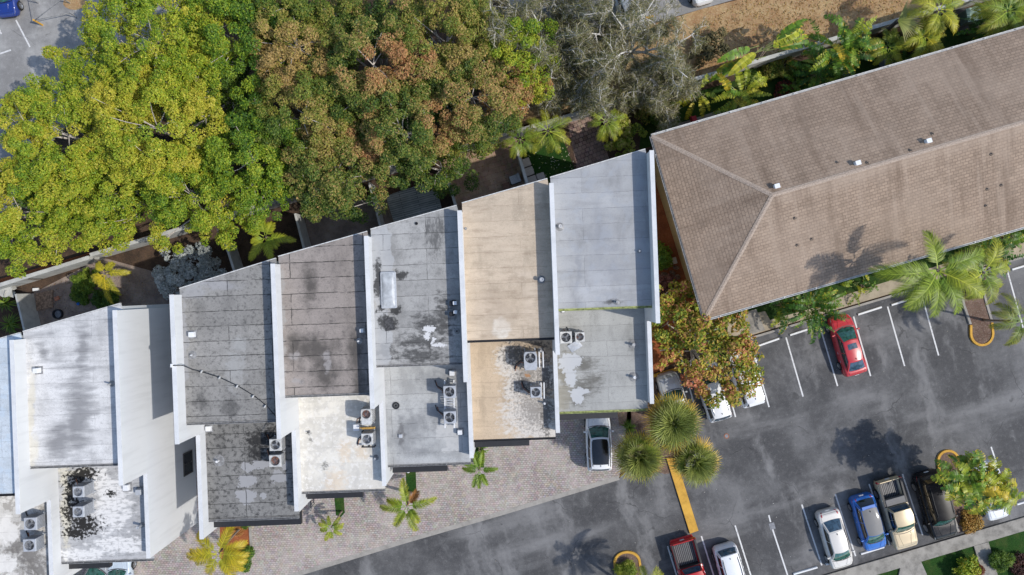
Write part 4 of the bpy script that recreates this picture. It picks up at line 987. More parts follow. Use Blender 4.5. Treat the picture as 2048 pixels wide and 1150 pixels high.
m = MB(); m.cyl((p.x, p.y, .70), .55, .04, 24); m.build('table_top', M['fence_wall'], r); m = MB(); m.cyl((p.x, p.y, .02), .06, .68, 10); m.build('leg', M['dark_metal'], r)
for px, py, lab in ((22, 588, 'grey patio chair nearest the spiky plants'), (24, 575, 'grey patio chair between the round table and the slatted gate')):
    p = W(px, py, .5); r = thing('patio_chair', lab, 'chair', (p.x, p.y, 0), None, random.random() * 3)
    m = MB(); m.box((0, 0, .43), (.46, .46, .05), 0, 0, .02); m.build('seat', M['fence_wall'], r, True)
    m = MB(); m.box((.22, 0, .68), (.05, .46, .42), 0, 0, .02); m.build('backrest', M['fence_wall'], r, True)
    for sx in (-1, 1):
        for sy in (-1, 1): m = MB(); m.box((sx * .19, sy * .19, .2), (.04, .04, .40)); m.build('leg', M['dark_metal'], r, True)
# utility cabinet on the side lawn, red chair, bins
p = W(1946, 29, .9); r = thing('utility_cabinet', 'pale green utility cabinet top beside a dark pit north of the shingled roof', 'cabinet', (p.x, p.y, 0), None, R(12))
m = MB(); m.box((0, 0, .5), (1.0, .95, .95), 0, 0, .03); m.build('cabinet_body', plain('cabinet_green', (.16, .22, .2), .5), r, True)
m = MB(); m.box((0, 0, 1.0), (1.1, 1.05, .05), 0, 0, .02); m.build('lid', plain('cabinet_lid', (.33, .47, .40), .55, .12), r, True)
p = W(1922, 38, .3); m = MB(); m.box((p.x, p.y, .03), (1.3, 1.7, .03), R(12)); tag(m.build('black_mat', M['black']), 'flat black mat left of the pale green utility cabinet', 'mat')
p = W(1911, 43, .2); m = MB(); m.box((p.x - .1, p.y, .14), (.32, 1.1, .2), R(8), 0, .03); tag(m.build('concrete_edging', M['fence_wall']), 'short grey concrete edging left of the black mat', 'edging')
p = W(1387, 239, .3); r = thing('folding_chair', 'red folded chair on the narrow walk north of the shingled roof', 'chair', (p.x, p.y, 0), None, R(17))
red = plain('red_fabric', (.45, .03, .05), .7); m = MB(); m.box((0, 0, .34), (.5, .5, .05), 0, 0, .02); m.build('seat', red, r, True); m = MB(); m.box((-.25, 0, .6), (.06, .5, .5), 0, 0, .02); m.build('backrest', red, r, True)
for sx in (-1, 1):
    for sy in (-1, 1): m = MB(); m.tube([(sx * .2, sy * .22, .01), (sx * .22, sy * .22, .32)], .015, 6); m.build('leg', M['dark_metal'], r, True)
p = W(1773, 126, .6); r = thing('waste_bin', 'small blue-grey bin in the shade at the north eave', 'bin', (p.x, p.y, 0), None, R(20))
m = MB(); m.box((0, 0, .42), (.5, .5, .8), 0, 0, .03, 1.1); m.build('bin_body', plain('bin_grey', (.14, .18, .26), .5), r, True); m = MB(); m.box((0, 0, .86), (.6, .6, .06), 0, 0, .03); m.build('lid', plain('bin_lid', (.25, .31, .42), .5), r, True)
p = W(1345, 522, .4); m = MB(); m.box((p.x, p.y, .3), (.5, .45, .55), R(15), 0, .04); m.box((p.x, p.y, .6), (.56, .5, .05), R(15), 0, .02)
tag(m.build('utility_box', plain('tan_box', (.45, .38, .3), .6)), 'small tan utility box among the rocks at the cream end wall', 'box')
random.seed(9)
for k, (px, py) in enumerate(((1338, 520), (1332, 535), (1345, 545), (1352, 555), (1340, 560), (1352, 535), (1330, 550), (1348, 572))):
    p = W(px, py, .1); m = MB(); s = random.uniform(.22, .34); ph = random.random() * 6
    def rock(u, v):
        a = 2 * math.pi * u; t = math.pi * v * .55; q = s * (1 + .18 * math.sin(2 * a + ph) + .12 * math.sin(5 * a + 2 * ph + 3 * v))
        return (p.x + q * math.sin(t) * math.cos(a), p.y + q * math.sin(t) * math.sin(a) * .8, .01 + q * .6 * math.cos(t) + .06)
    m.grid(rock, 12, 6, 0, False); tag(m.build('rock', plain('brown_rock', (.22, .15, .11), .9, .4, 6)), 'brown rock piled on red mulch at the cream end wall', 'rock', 'brown rocks at the end wall')
# manhole and drain plates in the lot
p = W(1453, 872); r = thing('manhole_cover', 'small round iron cover in the asphalt right of the fan palms', 'manhole', (p.x, p.y, .012)); m = MB(); m.ring((p.x, p.y, .013), .14, .2, .012, 20); m.build('rim', M['rust'], r); m = MB(); m.cyl((p.x, p.y, .013), .135, .008, 18); m.build('lid', M['ac_dark'], r)
p = W(1544, 1052); m = MB(); m.box((p.x, p.y, .022), (.42, .5, .016), R(15)); m.ring((p.x, p.y, .03), .12, .16, .006, 16); tag(m.build('drain_plate', M['ac_dark']), 'square metal plate set into a bay line of the lower row', 'plate')
p = W(1332, 826, 0); 
# edging blocks and light pole base in the lower right garden
for k in range(4):
    p = W(2026.5 + k * 3.4, 1114 + k * 9.3, .15); m = MB(); m.box((p.x, p.y, .14), (.26, .30, .24), R(-18), 0, .025)
    tag(m.build('edging_block', M['fence_wall']), 'grey concrete edging block in the row at the bottom corner of the lawn', 'block', 'grey edging blocks')
# strip of lawn between driveways, with lamps
sheet('driveway_lawn', [(945, 872), (966, 872), (968, 935), (948, 935)], .026, M['lawn'])
sheet('driveway_lawn', [(811, 922), (831, 922), (833, 985), (813, 985)], .026, M['lawn'])
sheet('driveway_lawn', [(668, 985), (687, 985), (690, 1025), (682, 1034), (672, 1030)], .026, M['lawn'])
sheet('driveway_bed', [(440, 1030), (492, 1025), (500, 1045), (503, 1120), (490, 1138), (450, 1145), (440, 1110)], .024, M['red_mulch'])
m = MB(); m.prism([G(x, y) for x, y in strip_poly([(500, 1040), (503, 1090), (502, 1122), (490, 1142), (450, 1150)], 2.5)], 0, .1); tag(m.build('bed_kerb', M['kerb']), kind='structure')
for (x, y, lab) in ((817, 940, 'round white garden lamp on the grass strip by the black awning'),):
    p = W(x, y, .5); r = thing('garden_lamp', lab, 'lamp', (p.x, p.y, 0)); m = MB(); m.cyl((p.x, p.y, .03), .04, .5, 8); m.build('pole', M['dark_metal'], r)
    m = MB()
    def ball(u, v): a = 2 * math.pi * u; t = math.pi * v; return (p.x + .18 * math.sin(t) * math.cos(a), p.y + .18 * math.sin(t) * math.sin(a), .68 + .18 * math.cos(t))
    m.grid(ball, 14, 8); m.build('lamp_globe', M['white_metal'], r)
for (x, y, lab) in ((652, 1042, 'dark square paver plate left of the small green palm'), (677, 1041, 'dark square paver plate right of the small green palm')):
    p = W(x, y, .05); m = MB(); m.box((p.x, p.y, .06), (.32, .22, .06), R(3), 0, .015); tag(m.build('stone_plate', M['ac_dark']), lab, 'plate')
for (x, y, z1, lab) in ((621, 1002, 1.1, 'black scroll railing beside the cream-roofed house'), (946, 905, 1.1, 'black scroll railing below the tan-roofed house')):
    p = W(x, y, 1.0); r = thing('metal_railing', lab, 'railing', (p.x, p.y, 0), None, R(-88))
    m = MB(); m.box((0, 0, 1.05), (1.0, .04, .04)); m.box((0, 0, .12), (1.0, .03, .03)); m.build('rail', M['black'], r, True)
    for k in range(6): m = MB(); m.box((-.48 + k * .192, 0, .52), (.022, .022, 1.02)); m.build('baluster', M['black'], r, True)
# wire fence post and debris in the old car park
p = W(76, 45, .5); r = thing('barrier_post', 'yellow-tipped post with two thin rails in the old car park', 'barrier', (p.x, p.y, 0))
m = MB(); m.cyl((p.x, p.y, .005), .07, 1.0, 10); m.build('post', M['yellow_kerb'], r)
for a in ((130, 0), (144, 29), (66, 0)):
    q = W(*a, .6); m = MB(); m.tube([(p.x, p.y, .9), (q.x, q.y, .9)], .025, 6); m.build('rail', M['gutter'], r)
    m = MB(); m.cyl((q.x, q.y, .005), .04, .95, 8); m.build('post', M['gutter'], r)
sheet('gravel_patch', [(150 + 24 * math.cos(t * .5), 6 + 14 * math.sin(t * .5)) for t in range(12)], .009, M['dry_grass'])
# ------------------------------------------------------------------ vehicles (local frame: x forward, z up)
def lerp(a, b, t): return a + (b - a) * t
def interp(x, pts):
    for (x0, y0), (x1, y1) in zip(pts[:-1], pts[1:]):
        if x <= x1:
            t = (x - x0) / (x1 - x0); t = max(0, min(1, t)); t = t * t * (3 - 2 * t) * .5 + t * .5
            return y0 + (y1 - y0) * t
    return pts[-1][1]
CG = None
def car_glass(name, col): 
    t = NT(name); nz = t.noise(t.obj(), 5, 4); c = t.mix(t.step(nz, .35, .7), col, tuple(x * .35 for x in col))
    return t.bsdf(c, .06, None, **{'Specular IOR Level': .8, 'Coat Weight': .3})
GLASS = {'green': car_glass('green_windscreen', (.035, .125, .105)), 'blue': car_glass('blue_rear_glass', (.05, .10, .15)), 'dark': car_glass('dark_side_glass', (.010, .013, .015))}
TYRE = plain('tyre_rubber', (.012, .012, .012), .85); RIM = plain('alloy_rim', (.42, .43, .45), .3, .1, 5, .8)
TRIM = plain('car_black_trim', (.012, .012, .013), .5); CHROME = plain('chrome', (.6, .6, .62), .2, .05, 5, 1.0)
HEAD = car_glass('headlamp_lens', (.45, .47, .5)); TAIL = car_glass('tail_lamp', (.55, .015, .025))
BEDL = plain('bed_liner', (.018, .018, .02), .55, .3, 12); RIBM = plain('bed_ribs', (.16, .16, .165), .5, .3, 12)
SPEC = {
 'sedan':  dict(deck=[(-.5, .66), (-.478, .92), (-.44, 1.0), (-.36, 1.03), (-.2, 1.0), (.2, .98), (.28, .97), (.40, .88), (.465, .76), (.5, .56)], belt=.98, roof=1.44, g=(.27, .10, -.20, -.375), wr=.60, wb=.86, nd=2),
 'hatch':  dict(deck=[(-.5, .62), (-.485, .9), (-.46, 1.02), (-.3, 1.06), (.2, 1.04), (.30, 1.02), (.41, .94), (.47, .80), (.5, .58)], belt=1.03, roof=1.56, g=(.30, .14, -.31, -.45), wr=.66, wb=.88, nd=2),
 'suv':    dict(deck=[(-.5, .66), (-.488, 1.0), (-.47, 1.12), (-.3, 1.14), (.2, 1.12), (.30, 1.10), (.41, 1.04), (.47, .90), (.5, .62)], belt=1.11, roof=1.72, g=(.27, .14, -.40, -.468), wr=.70, wb=.89, nd=3),
 'pickup': dict(deck=[(-.5, .70), (-.492, .95), (-.48, 1.05), (-.2, 1.08), (.2, 1.12), (.26, 1.12), (.41, 1.06), (.48, .92), (.5, .66)], belt=1.12, roof=1.80, g=(.22, .10, -.10, -.135), wr=.72, wb=.88, nd=2)}
def car(label, px, py, ddx, ddy, kind, body, roofm=None, L=4.7, Wd=1.82, name=None, cat=None, g=None, roof=None, sunroof=None, rails=False, panor=None, rear_glass='blue', bedlen=None, toolbox=None, hood_ribs=2, ant=True, front_glass='green', spoiler=False, dz=.8):
    S = SPEC[kind]; deck = S['deck']; hw = Wd / 2; zb = S['belt']; zr = roof or S['roof']; g = g or S['g']
    p = W(px, py, dz); r = thing(name or {'sedan': 'parked_car', 'hatch': 'parked_car', 'suv': 'parked_suv', 'pickup': 'pickup_truck'}[kind], label, cat or {'suv': 'suv', 'pickup': 'pickup truck'}.get(kind, 'car'), (p.x, p.y, 0.012), None, math.atan2(-ddy, ddx))
    bed = kind == 'pickup'
    plan = [(-.5, .70), (-.488, .86), (-.46, .955), (-.36, .99), (0, 1.0), (.28, .985), (.40, .94), (.455, .86), (.488, .70), (.5, .50)]
    if bed: plan = [(-.5, .90), (-.49, .96), (-.44, .985), (0, 1.0), (.3, .99), (.42, .96), (.47, .90), (.492, .78), (.5, .62)]
    pw = lambda u: interp(u, plan) * hw
    dk = lambda u: interp(u, deck)
    xb0, xb1 = -.488, g[3] - .012       # bed opening
    bi = hw - .17
    us = sorted(set([-.5 + i / 44 for i in range(45)] + [x for x, _ in plan] + [x for x, _ in deck] + ([xb0 + .0001, xb1] if bed else [])))
    # body shell: half profile from the centre line to the sill, mirrored
    def prof(u):
        w = pw(u); z = dk(u); c = .045 * (1 - abs(u) * 1.2); lo = .24 if abs(u) < .47 else .34
        h = [(0, z + c), (w * .35, z + c * .9), (w * .70, z + c * .45), (w * .88, z), (w * .955, z - .045), (w * .99, z - .14), (w * 1.0, lerp(lo, z, .55)), (w * .985, lerp(lo, z, .30)), (w * .95, lo + .02), (w * .80, lo - .03), (0, lo - .03)]
        if bed and xb0 < u < xb1 + 1e-6:
            zr2 = z + .02; h = [(0, .62), (bi * .5, .62), (bi * .92, .62), (bi, zr2 - .02), (bi + .03, zr2), (w * .985, zr2 - .03), (w * 1.0, lerp(lo, z, .55)), (w * .985, lerp(lo, z, .30)), (w * .95, lo + .02), (w * .80, lo - .03), (0, lo - .03)]
        return h
    vs = []; fs = []; n = 20
    for u in us:
        h = prof(u); ring = [(u * L, y, z) for y, z in h] + [(u * L, -y, z) for y, z in h[-2:0:-1]]
        vs += ring
    for i in range(len(us) - 1):
        for j in range(n): fs.append([i * n + j, (i + 1) * n + j, (i + 1) * n + (j + 1) % n, i * n + (j + 1) % n][::-1])
    fs += [list(range(n))[::-1], [(len(us) - 1) * n + j for j in range(n)]]
    m = MB(); m.add(vs, fs, 0, True)
    bo = m.build('body', body, r, True)
    # cabin
    wbm, wrm = hw * S['wb'], hw * S['wr']; xw, xr, xrr, xrb = [q * L for q in g]
    bow = .16 if not bed else .10
    zb2 = zb + .01
    def fr(a, t, off=0.0):   # windscreen side
        y = a * lerp(wbm * .96, wrm * .98, t); x = lerp(xw + bow * (1 - a * a) - .02, xr + bow * .55 * (1 - a * a), t); z = lerp(zb2 - .03, zr - .05 * a * a - .012, t) + .05 * math.sin(math.pi * t)
        return (x + off * .6, y, z + off * .8)
    def rr(a, t, off=0.0):
        bw = bow * .5; y = a * lerp(wbm * .95, wrm * .97, t); x = lerp(xrb - bw * (1 - a * a), xrr - bw * .4 * (1 - a * a), t); z = lerp(zb2 - .03 if kind != 'sedan' else zb + .03, zr - .05 * a * a - .03, t) + .04 * math.sin(math.pi * t)
        return (x - off * .6, y, z + off * .7)
    def sd(b, t, s, off=0.0):
        f, q = fr(1, t), rr(1, t)
        x = lerp(f[0], q[0], b); y = lerp(f[1], q[1], b) + .05 * math.sin(math.pi * b) + .03 * math.sin(math.pi * t); z = lerp(f[2], q[2], b) + .035 * math.sin(math.pi * b) * t
        return (x, s * (y + off), z)
    def rf(a, b):
        aa = a * 2 - 1; f, q = fr(aa, 1), rr(aa, 1); e = sd(b, 1, 1)
        y = aa * e[1]; x = lerp(f[0], q[0], b); z = lerp(f[2], q[2], b) + .035 * math.sin(math.pi * b) + .012 * (1 - aa * aa)
        return (x, y, z)
    m = MB()
    m.grid(lambda u, v: fr(u * 2 - 1, v), 10, 5); m.grid(lambda u, v: rr(u * 2 - 1, v), 10, 5, 0, True, True)
    m.grid(lambda u, v: sd(u, v, 1), 12, 5, 0, True); m.grid(lambda u, v: sd(u, v, -1), 12, 5, 0, True, True)
    m.build('cabin', body, r, True)
    m = MB(); m.grid(lambda u, v: rf(u, v), 12, 12, 0, True, True)
    ro = m.build('roof', roofm or body, r, True)
    m = MB(); m.grid(lambda u, v: fr((u * 2 - 1) * .93, .05 + v * .89, .012), 10, 5)
    ws = m.build('windscreen', GLASS[front_glass], r, True)
    m = MB(); m.tube([fr(-.75, .02, .03), fr(-.2, .05, .035), fr(.02, .12, .035)], .012, 5); m.tube([fr(.05, .02, .03), fr(.5, .05, .035), fr(.72, .12, .035)], .012, 5); m.build('wiper', TRIM, ws, True)
    m = MB(); m.grid(lambda u, v: rr((u * 2 - 1) * .88, .10 + v * .80, .012), 10, 5, 0, True, True); m.build('rear_window', GLASS[rear_glass], r, True)
    nd = S['nd']; cuts = [.04] + [.04 + (.95 - .04) * (k + 1) / nd for k in range(nd)]
    if nd == 2: cuts = [.05, .52, .93]
    if nd == 3: cuts = [.05, .36, .68, .95]
    for s in (1, -1):
        for k in range(nd):
            a0, a1 = cuts[k] + .012, cuts[k + 1] - .012
            def sg(u, v):
                t0 = .10 + (.0 if k else .0); t1 = .86
                aa = lerp(a0, a1, u)
                return sd(aa, lerp(t0, t1, v), s, .012)
            m = MB(); m.grid(sg, 6, 4, 0, True, s < 0); m.build('side_window', GLASS['dark'], r, True)
    # lamps
    for s in (1, -1):
        m = MB(); m.grid(lambda u, v: (lerp(.425, .482, u) * L, s * pw(lerp(.425, .482, u)) * lerp(.72, .955, v), dk(lerp(.425, .482, u)) - lerp(-.006, .03, v)), 5, 4, 0, True, s > 0); m.build('headlight', HEAD, r, True)
        if bed: m = MB(); m.box((-.488 * L, s * hw * .955, .92), (.10, .13, .30), 0, 0, .02); m.build('taillight', TAIL, r, True)
        else:
            m = MB(); m.grid(lambda u, v: (lerp(-.495, -.425, u) * L, s * pw(lerp(-.495, -.425, u)) * lerp(.66, 1.006, v), dk(lerp(-.495, -.425, u)) + lerp(.022, -.16, v * v)), 5, 5, 0, True, s > 0); m.build('taillight', TAIL, r, True)
        # mirrors
        bx = xw - .28
        m = MB(); m.box((bx, s * (hw + .09), zb + .03), (.13, .20, .14), 0, 0, .03, .9); m.box((bx + .02, s * (hw - .04), zb - .01), (.06, .14, .04)); m.build('mirror', body if kind != 'pickup' else TRIM, r, True)
        # wheels
        for ux in (.315, -.305):
            rad = .33 if kind in ('sedan', 'hatch') else .38; x = ux * L; y = s * (hw - .085)
            w = bpy.data.objects.new('wheel', None); C.objects.link(w); w.parent = r; w.location = (x, y, rad)
            m = MB(); nn = 22; pr = [(.115, rad * .66), (.12, rad * .9), (.09, rad), (-.09, rad), (-.12, rad * .9), (-.115, rad * .66)]
            vv = [(q * math.cos(2 * math.pi * i / nn), s * o, q * math.sin(2 * math.pi * i / nn)) for i in range(nn) for o, q in pr]; k6 = 6
            m.add(vv, [[i * k6 + j, i * k6 + j + 1, ((i + 1) % nn) * k6 + j + 1, ((i + 1) % nn) * k6 + j] for i in range(nn) for j in range(5)], 0, True); m.build('tyre', TYRE, w, True)
            m = MB()
            for k in range(5):
                a = k * 1.2566; vv = [(q * math.cos(a + d), s * o, q * math.sin(a + d)) for o in (.09, .112) for q, d in ((.05, -.7), (.05, .7), (rad * .64, .16), (rad * .64, -.16))]
                m.add(vv, [[0, 1, 2, 3], [7, 6, 5, 4], [0, 4, 5, 1], [1, 5, 6, 2], [2, 6, 7, 3], [3, 7, 4, 0]])
            vv = [(q * math.cos(2 * math.pi * i / nn), s * o, q * math.sin(2 * math.pi * i / nn)) for i in range(nn) for o, q in ((.05, 0.001), (.05, rad * .60), (.118, rad * .64), (.118, rad * .69))]
            m.add(vv, [[i * 4 + j, i * 4 + j + 1, ((i + 1) % nn) * 4 + j + 1, ((i + 1) % nn) * 4 + j] for i in range(nn) for j in range(3)], 0, True); m.build('rim', RIM, w, True)
            m = MB(); vv = []
            for i in range(13):
                a = math.pi * i / 12
                for q in (rad * 1.02, rad * 1.16): vv.append((x + q * math.cos(a), s * (pw(ux) + .004), rad + q * math.sin(a)))
            m.add(vv, [[i * 2, i * 2 + 1, i * 2 + 3, i * 2 + 2] for i in range(12)]); m.build('wheel_arch', TRIM, bo, True)
    # shut lines and bumpers
    m = MB()
    def seam(pts, wdt=.016):
        q = [Vector(p) for p in pts]
        for a, b2 in zip(q[:-1], q[1:]):
            d = (b2 - a); nn = Vector((-d.y, d.x, 0)); nn = nn.normalized() * wdt / 2 if nn.length > 1e-6 else Vector((0, wdt / 2, 0))
            m.add([a - nn, b2 - nn, b2 + nn, a + nn], [[0, 1, 2, 3]])
    def dp(u, f): w = pw(u); z = dk(u); c = .045 * (1 - abs(u) * 1.2); f2 = abs(f); return (u * L, f * w, (z + c * .9 if f2 < .4 else z + c * .9 * (1 - (f2 - .4) / .48)) + .006)
    hx = g[0] + .01
    for f in (-.82, .82): seam([dp(lerp(hx, .445, k / 8), f * lerp(1, .93, k / 8)) for k in range(9)])
    seam([dp(.445 + .012 * (1 - (k / 6 - 1) ** 2), (k / 6 - 1) * .76) for k in range(13)])
    seam([dp(hx + .028 * (1 - (k / 6 - 1) ** 2), (k / 6 - 1) * .84) for k in range(13)], .05)
    m.build('bonnet_seam', TRIM, bo, True)
    if kind == 'sedan':
        m = MB()
        for f in (-.78, .78): seam([dp(lerp(-.465, g[3], k / 5), f) for k in range(6)])
        seam([dp(-.463, (k / 6 - 1) * .78) for k in range(13)], .022); m.build('boot_seam', TRIM, bo, True)
    for s in (1, -1):
        for bx2 in ([.10, -.12, -.27] if kind != 'pickup' else [.09, -.02, -.125]):
            m = MB(); pts = [(bx2 * L, s * (pw(bx2) * q + .004), zz) for q, zz in ((.97, dk(bx2) - .06), (.995, dk(bx2) - .15), (1.003, .66), (.99, .45))]
            q4 = [Vector(p) for p in pts]
            for a, b2 in zip(q4[:-1], q4[1:]): m.add([a + Vector((-.007, 0, 0)), b2 + Vector((-.007, 0, 0)), b2 + Vector((.007, 0, 0)), a + Vector((.007, 0, 0))], [[0, 1, 2, 3]])
            m.build('door_seam', TRIM, bo, True)
    for s in (1, -1):
        for bx2 in (-.08, -.22) if kind != 'pickup' else (-.005, -.105): m = MB(); m.box((bx2 * L, s * (pw(bx2) + .012), zb - .2), (.18, .03, .035), 0, 0, .008); m.build('door_handle', CHROME if kind != 'suv' else body, bo, True)
    if hood_ribs:
        for s in (-1, 1):
            m = MB(); pts = [dp(lerp(g[0] + .04, .43, k / 6), s * lerp(.5, .34, k / 6)) for k in range(7)]; m.tube([(x, y, z - .006) for x, y, z in pts], .022, 6)
            m.build('bonnet_crease', body, bo, True)
    m = MB(); m.box((.485 * L, 0, .42), (.14, hw * 1.2, .16), 0, 0, .03); m.build('grille', TRIM, bo, True)
    m = MB(); m.box((-.501 * L, 0, .74), (.02, .34, .14)); m.build('number_plate', M['white_metal'], bo, True)
    if sunroof:
        x0, x1, yy = sunroof
        m = MB(); m.grid(lambda u, v: (lambda q: (q[0], q[1], q[2] + .008))(rf(.5 + (u - .5) * yy, lerp(x0, x1, v))), 8, 6, 0, True, True); m.build('sunroof', GLASS['blue'] if not panor else GLASS['dark'], ro, True)
    if rails:
        for s in (1, -1):
            pts = [(lambda q: (q[0], q[1], q[2] + .05))(rf(.5 + s * .43, .08 + .84 * k / 8)) for k in range(9)]
            pts[0] = (pts[0][0], pts[0][1], pts[0][2] - .05); pts[-1] = (pts[-1][0], pts[-1][1], pts[-1][2] - .05)
            m = MB(); m.tube(pts, .022, 6); m.build('roof_rail', TRIM if rails == 'black' else CHROME, ro, True)
    if spoiler:
        m = MB(); m.box((xrr - .12, 0, zr - .06), (.26, wrm * 1.75, .035), 0, 0, .012); m.build('spoiler', body, r, True)
    if ant and not bed:
        q = rf(.5, .9); m = MB(); m.box((q[0], 0, q[2] + .03), (.14, .04, .06), 0, 0, .012, .6); m.build('antenna', TRIM, ro, True)
    if bed:
        x0, x1 = xb0 * L + .06, xb1 * L - .02
        m = MB(); m.box(((x0 + x1) / 2, 0, .634), (x1 - x0, bi * 2 - .04, .02)); bl = m.build('bed_floor', BEDL, r, True)
        m = MB()
        for k in range(11): m.box(((x0 + x1) / 2, (k - 5) * bi * .17, .655), (x1 - x0 - .06, .055, .02))
        m.build('bed_ribs', RIBM, bl, True)
        m = MB()
        for s in (1, -1): m.box(((x0 + x1) / 2, s * (bi - .012), .86), (x1 - x0, .016, .44)); m.box(((x0 + x1) / 2, s * (bi + .075), 1.10), (x1 - x0 + .1, .14, .03), 0, 0, .01)
        m.box((x0 + .01, 0, .86), (.02, bi * 2 - .06, .42)); m.box((x1 + .01, 0, .88), (.03, bi * 2 - .06, .48)); m.build('bed_lining', BEDL, bl, True)
        m = MB(); m.box((xb0 * L + .005, 0, .88), (.07, bi * 2 + .02, .42), 0, 0, .02); m.build('tailgate', body, r, True)
        m = MB(); m.box((-.508 * L, 0, .55), (.16, hw * 1.8, .14), 0, 0, .03); m.build('rear_bumper', body if toolbox is None else TRIM, r, True)
        if toolbox: m = MB(); m.box((x1 - .27, 0, 1.0), (.5, bi * 2 - .03, .3), 0, 0, .025); m.build('toolbox', toolbox, r, True)
    return r

red = paint('bright_red_paint', (.50, .022, .030), .25); redp = paint('deep_red_paint', (.46, .010, .012), .25)
whitep = paint('white_paint', (.74, .75, .76), .3); pearl = paint('pearl_white_paint', (.66, .63, .58), .3); silver = paint('silver_paint', (.42, .44, .45), .28, .35)
bluep = paint('blue_paint', (.012, .13, .48), .22); navy = paint('dark_blue_paint', (.010, .035, .22), .25); champ = paint('champagne_paint', (.56, .45, .28), .3, .15)
blackp = paint('black_paint', (.005, .005, .006), .2, 0, .1, .3); greyp = paint('dark_grey_paint', (.07, .075, .08), .25); greyr = paint('dusty_grey_roof', (.15, .15, .15), .5, 0, .1)
pale = paint('pale_blue_paint', (.50, .58, .66), .25)
U = (-.285, -.958); D = (.275, .961)
car('red sedan with a sunroof parked nose-in beside the leafy plant', 1696, 690, *U, 'sedan', red, L=4.72, Wd=1.8, g=(.275, .07, -.24, -.41), sunroof=(.15, .42, .62))
car('white SUV with a black glass roof on the brick driveway', 1197, 883, -.035, -1, 'suv', whitep, L=4.45, Wd=1.92, g=(.25, .09, -.41, -.47), sunroof=(.04, .86, .82), panor=True, front_glass='green', rails='black')
car('silver car with a ribbed bonnet, half hidden by the round fan palm', 1350, 805, *U, 'hatch', silver, L=4.7, Wd=1.8, g=(.19, .05, -.32, -.45), hood_ribs=2)
car('white SUV with red tail lamps, nearest the fan palm under the orange-leaved tree', 1424, 781, *U, 'suv', whitep, L=4.7, Wd=1.86, rails='silver', roof=1.78)
car('white SUV with black rear window edge, furthest right under the orange-leaved tree', 1490, 752, *U, 'suv', whitep, L=4.7, Wd=1.86, rails=False, sunroof=(.42, .46, .8), panor=True, spoiler=True, rear_glass='dark')
car('white sedan with dusty windows, leftmost of the row facing the sidewalk', 1671, 1079, *D, 'sedan', pearl, L=4.6, Wd=1.8, g=(.30, .145, -.17, -.36))
car('blue hatchback with a dusty grey roof panel facing the sidewalk', 1738, 1046, *D, 'hatch', bluep, greyr, L=4.35, Wd=1.78, spoiler=True, rear_glass='dark')
car('champagne pickup truck with an empty dark bed and grey toolbox', 1794, 1027, *D, 'pickup', champ, None, L=5.45, Wd=1.86, toolbox=paint('toolbox_grey', (.12, .12, .125), .5, 0, 0), hood_ribs=2)
car('large black SUV facing the sidewalk next to the yellow kerb arch', 1872, 1011, *D, 'suv', blackp, paint('dull_black_roof', (.006, .006, .007), .25, 0, 0, .12), L=5.25, Wd=2.0, roof=1.85, rails='black', rear_glass='dark', g=(.24, .13, -.40, -.47))
car('white car whose bonnet sticks out from under the yellowish palm', 1984, 982, *D, 'sedan', whitep, L=4.6, Wd=1.8)
car('red pickup truck with a ribbed black bed at the bottom of the lot', 1384, 1150, *D, 'pickup', redp, L=5.5, Wd=1.95)
car('white SUV with dark rear window parked right of the red pickup', 1464, 1148, *D, 'suv', whitep, L=4.5, Wd=1.85, rails='black')
car('silver car with curved black trim below the black-patched roof', 184, 1168, .5, -.86, 'hatch', silver, L=4.3, Wd=1.78)
car('pale blue car with a green windscreen below the black-patched roof', 239, 1172, -.03, -1, 'sedan', pale, L=4.5, Wd=1.8)
car('deep blue car at the top corner of the old car park', 4, -28, .12, 1, 'sedan', navy, L=4.5, Wd=1.82)
car('dark grey car showing through the left part of the bare trees', 1112, 70, .3, .95, 'suv', greyp, L=4.5, Wd=1.82)
car('silver car glimpsed through the bare branches beside the orange wheel stop', 1258, 12, .29, .957, 'sedan', silver, L=4.6, Wd=1.8)
car('silver white car at the top edge above the dry verge', 1394, -52, .28, .96, 'suv', whitep, L=4.6, Wd=1.8)
# ------------------------------------------------------------------ vegetation
RNG = np.random.default_rng(11)
def unit(v): return v / (np.linalg.norm(v, axis=1, keepdims=True) + 1e-9)
def leaf_quads(P, N, size, rng, aspect=.5, curl=.15):
    """one pointed leaf per point P with facing N"""
    n = len(P); t = unit(np.cross(N, rng.normal(size=(n, 3)))); b = np.cross(N, t)
    s = (size * rng.uniform(.5, 1.5, n))[:, None]; w = s * aspect * .5
    a = P - t * s * .5; c = P + t * s * .5 - N * s * curl; l = P + b * w - N * s * .06 + t * s * .05; r = P - b * w - N * s * .06 + t * s * .05
    V = np.stack([a, l, c, r], 1).reshape(-1, 3)
    return V, np.arange(4 * n).reshape(-1, 4)
def pal_mix(pal, idx_f):
    pal = np.array(pal); x = np.clip(idx_f, 0, .9999) * (len(pal) - 1); i = x.astype(int); f = (x - i)[:, None]
    return pal[i] * (1 - f) + pal[np.minimum(i + 1, len(pal) - 1)] * f

YG = [(.045, .12, .014), (.12, .235, .018), (.255, .36, .022), (.40, .44, .032), (.52, .46, .05)]
OL = [(.04, .09, .016), (.10, .175, .022), (.20, .25, .034), (.34, .31, .06), (.45, .31, .11)]
RD = [(.04, .09, .016), (.11, .18, .025), (.22, .255, .042), (.38, .30, .09), (.49, .30, .12), (.48, .23, .10)]
OR = [(.11, .18, .024), (.28, .33, .03), (.46, .38, .045), (.55, .28, .11), (.50, .18, .10)]
GR = [(.03, .08, .012), (.07, .15, .018), (.14, .24, .022), (.22, .28, .03)]
SILV = [(.26, .28, .27), (.40, .43, .41), (.52, .55, .53), (.66, .68, .66)]

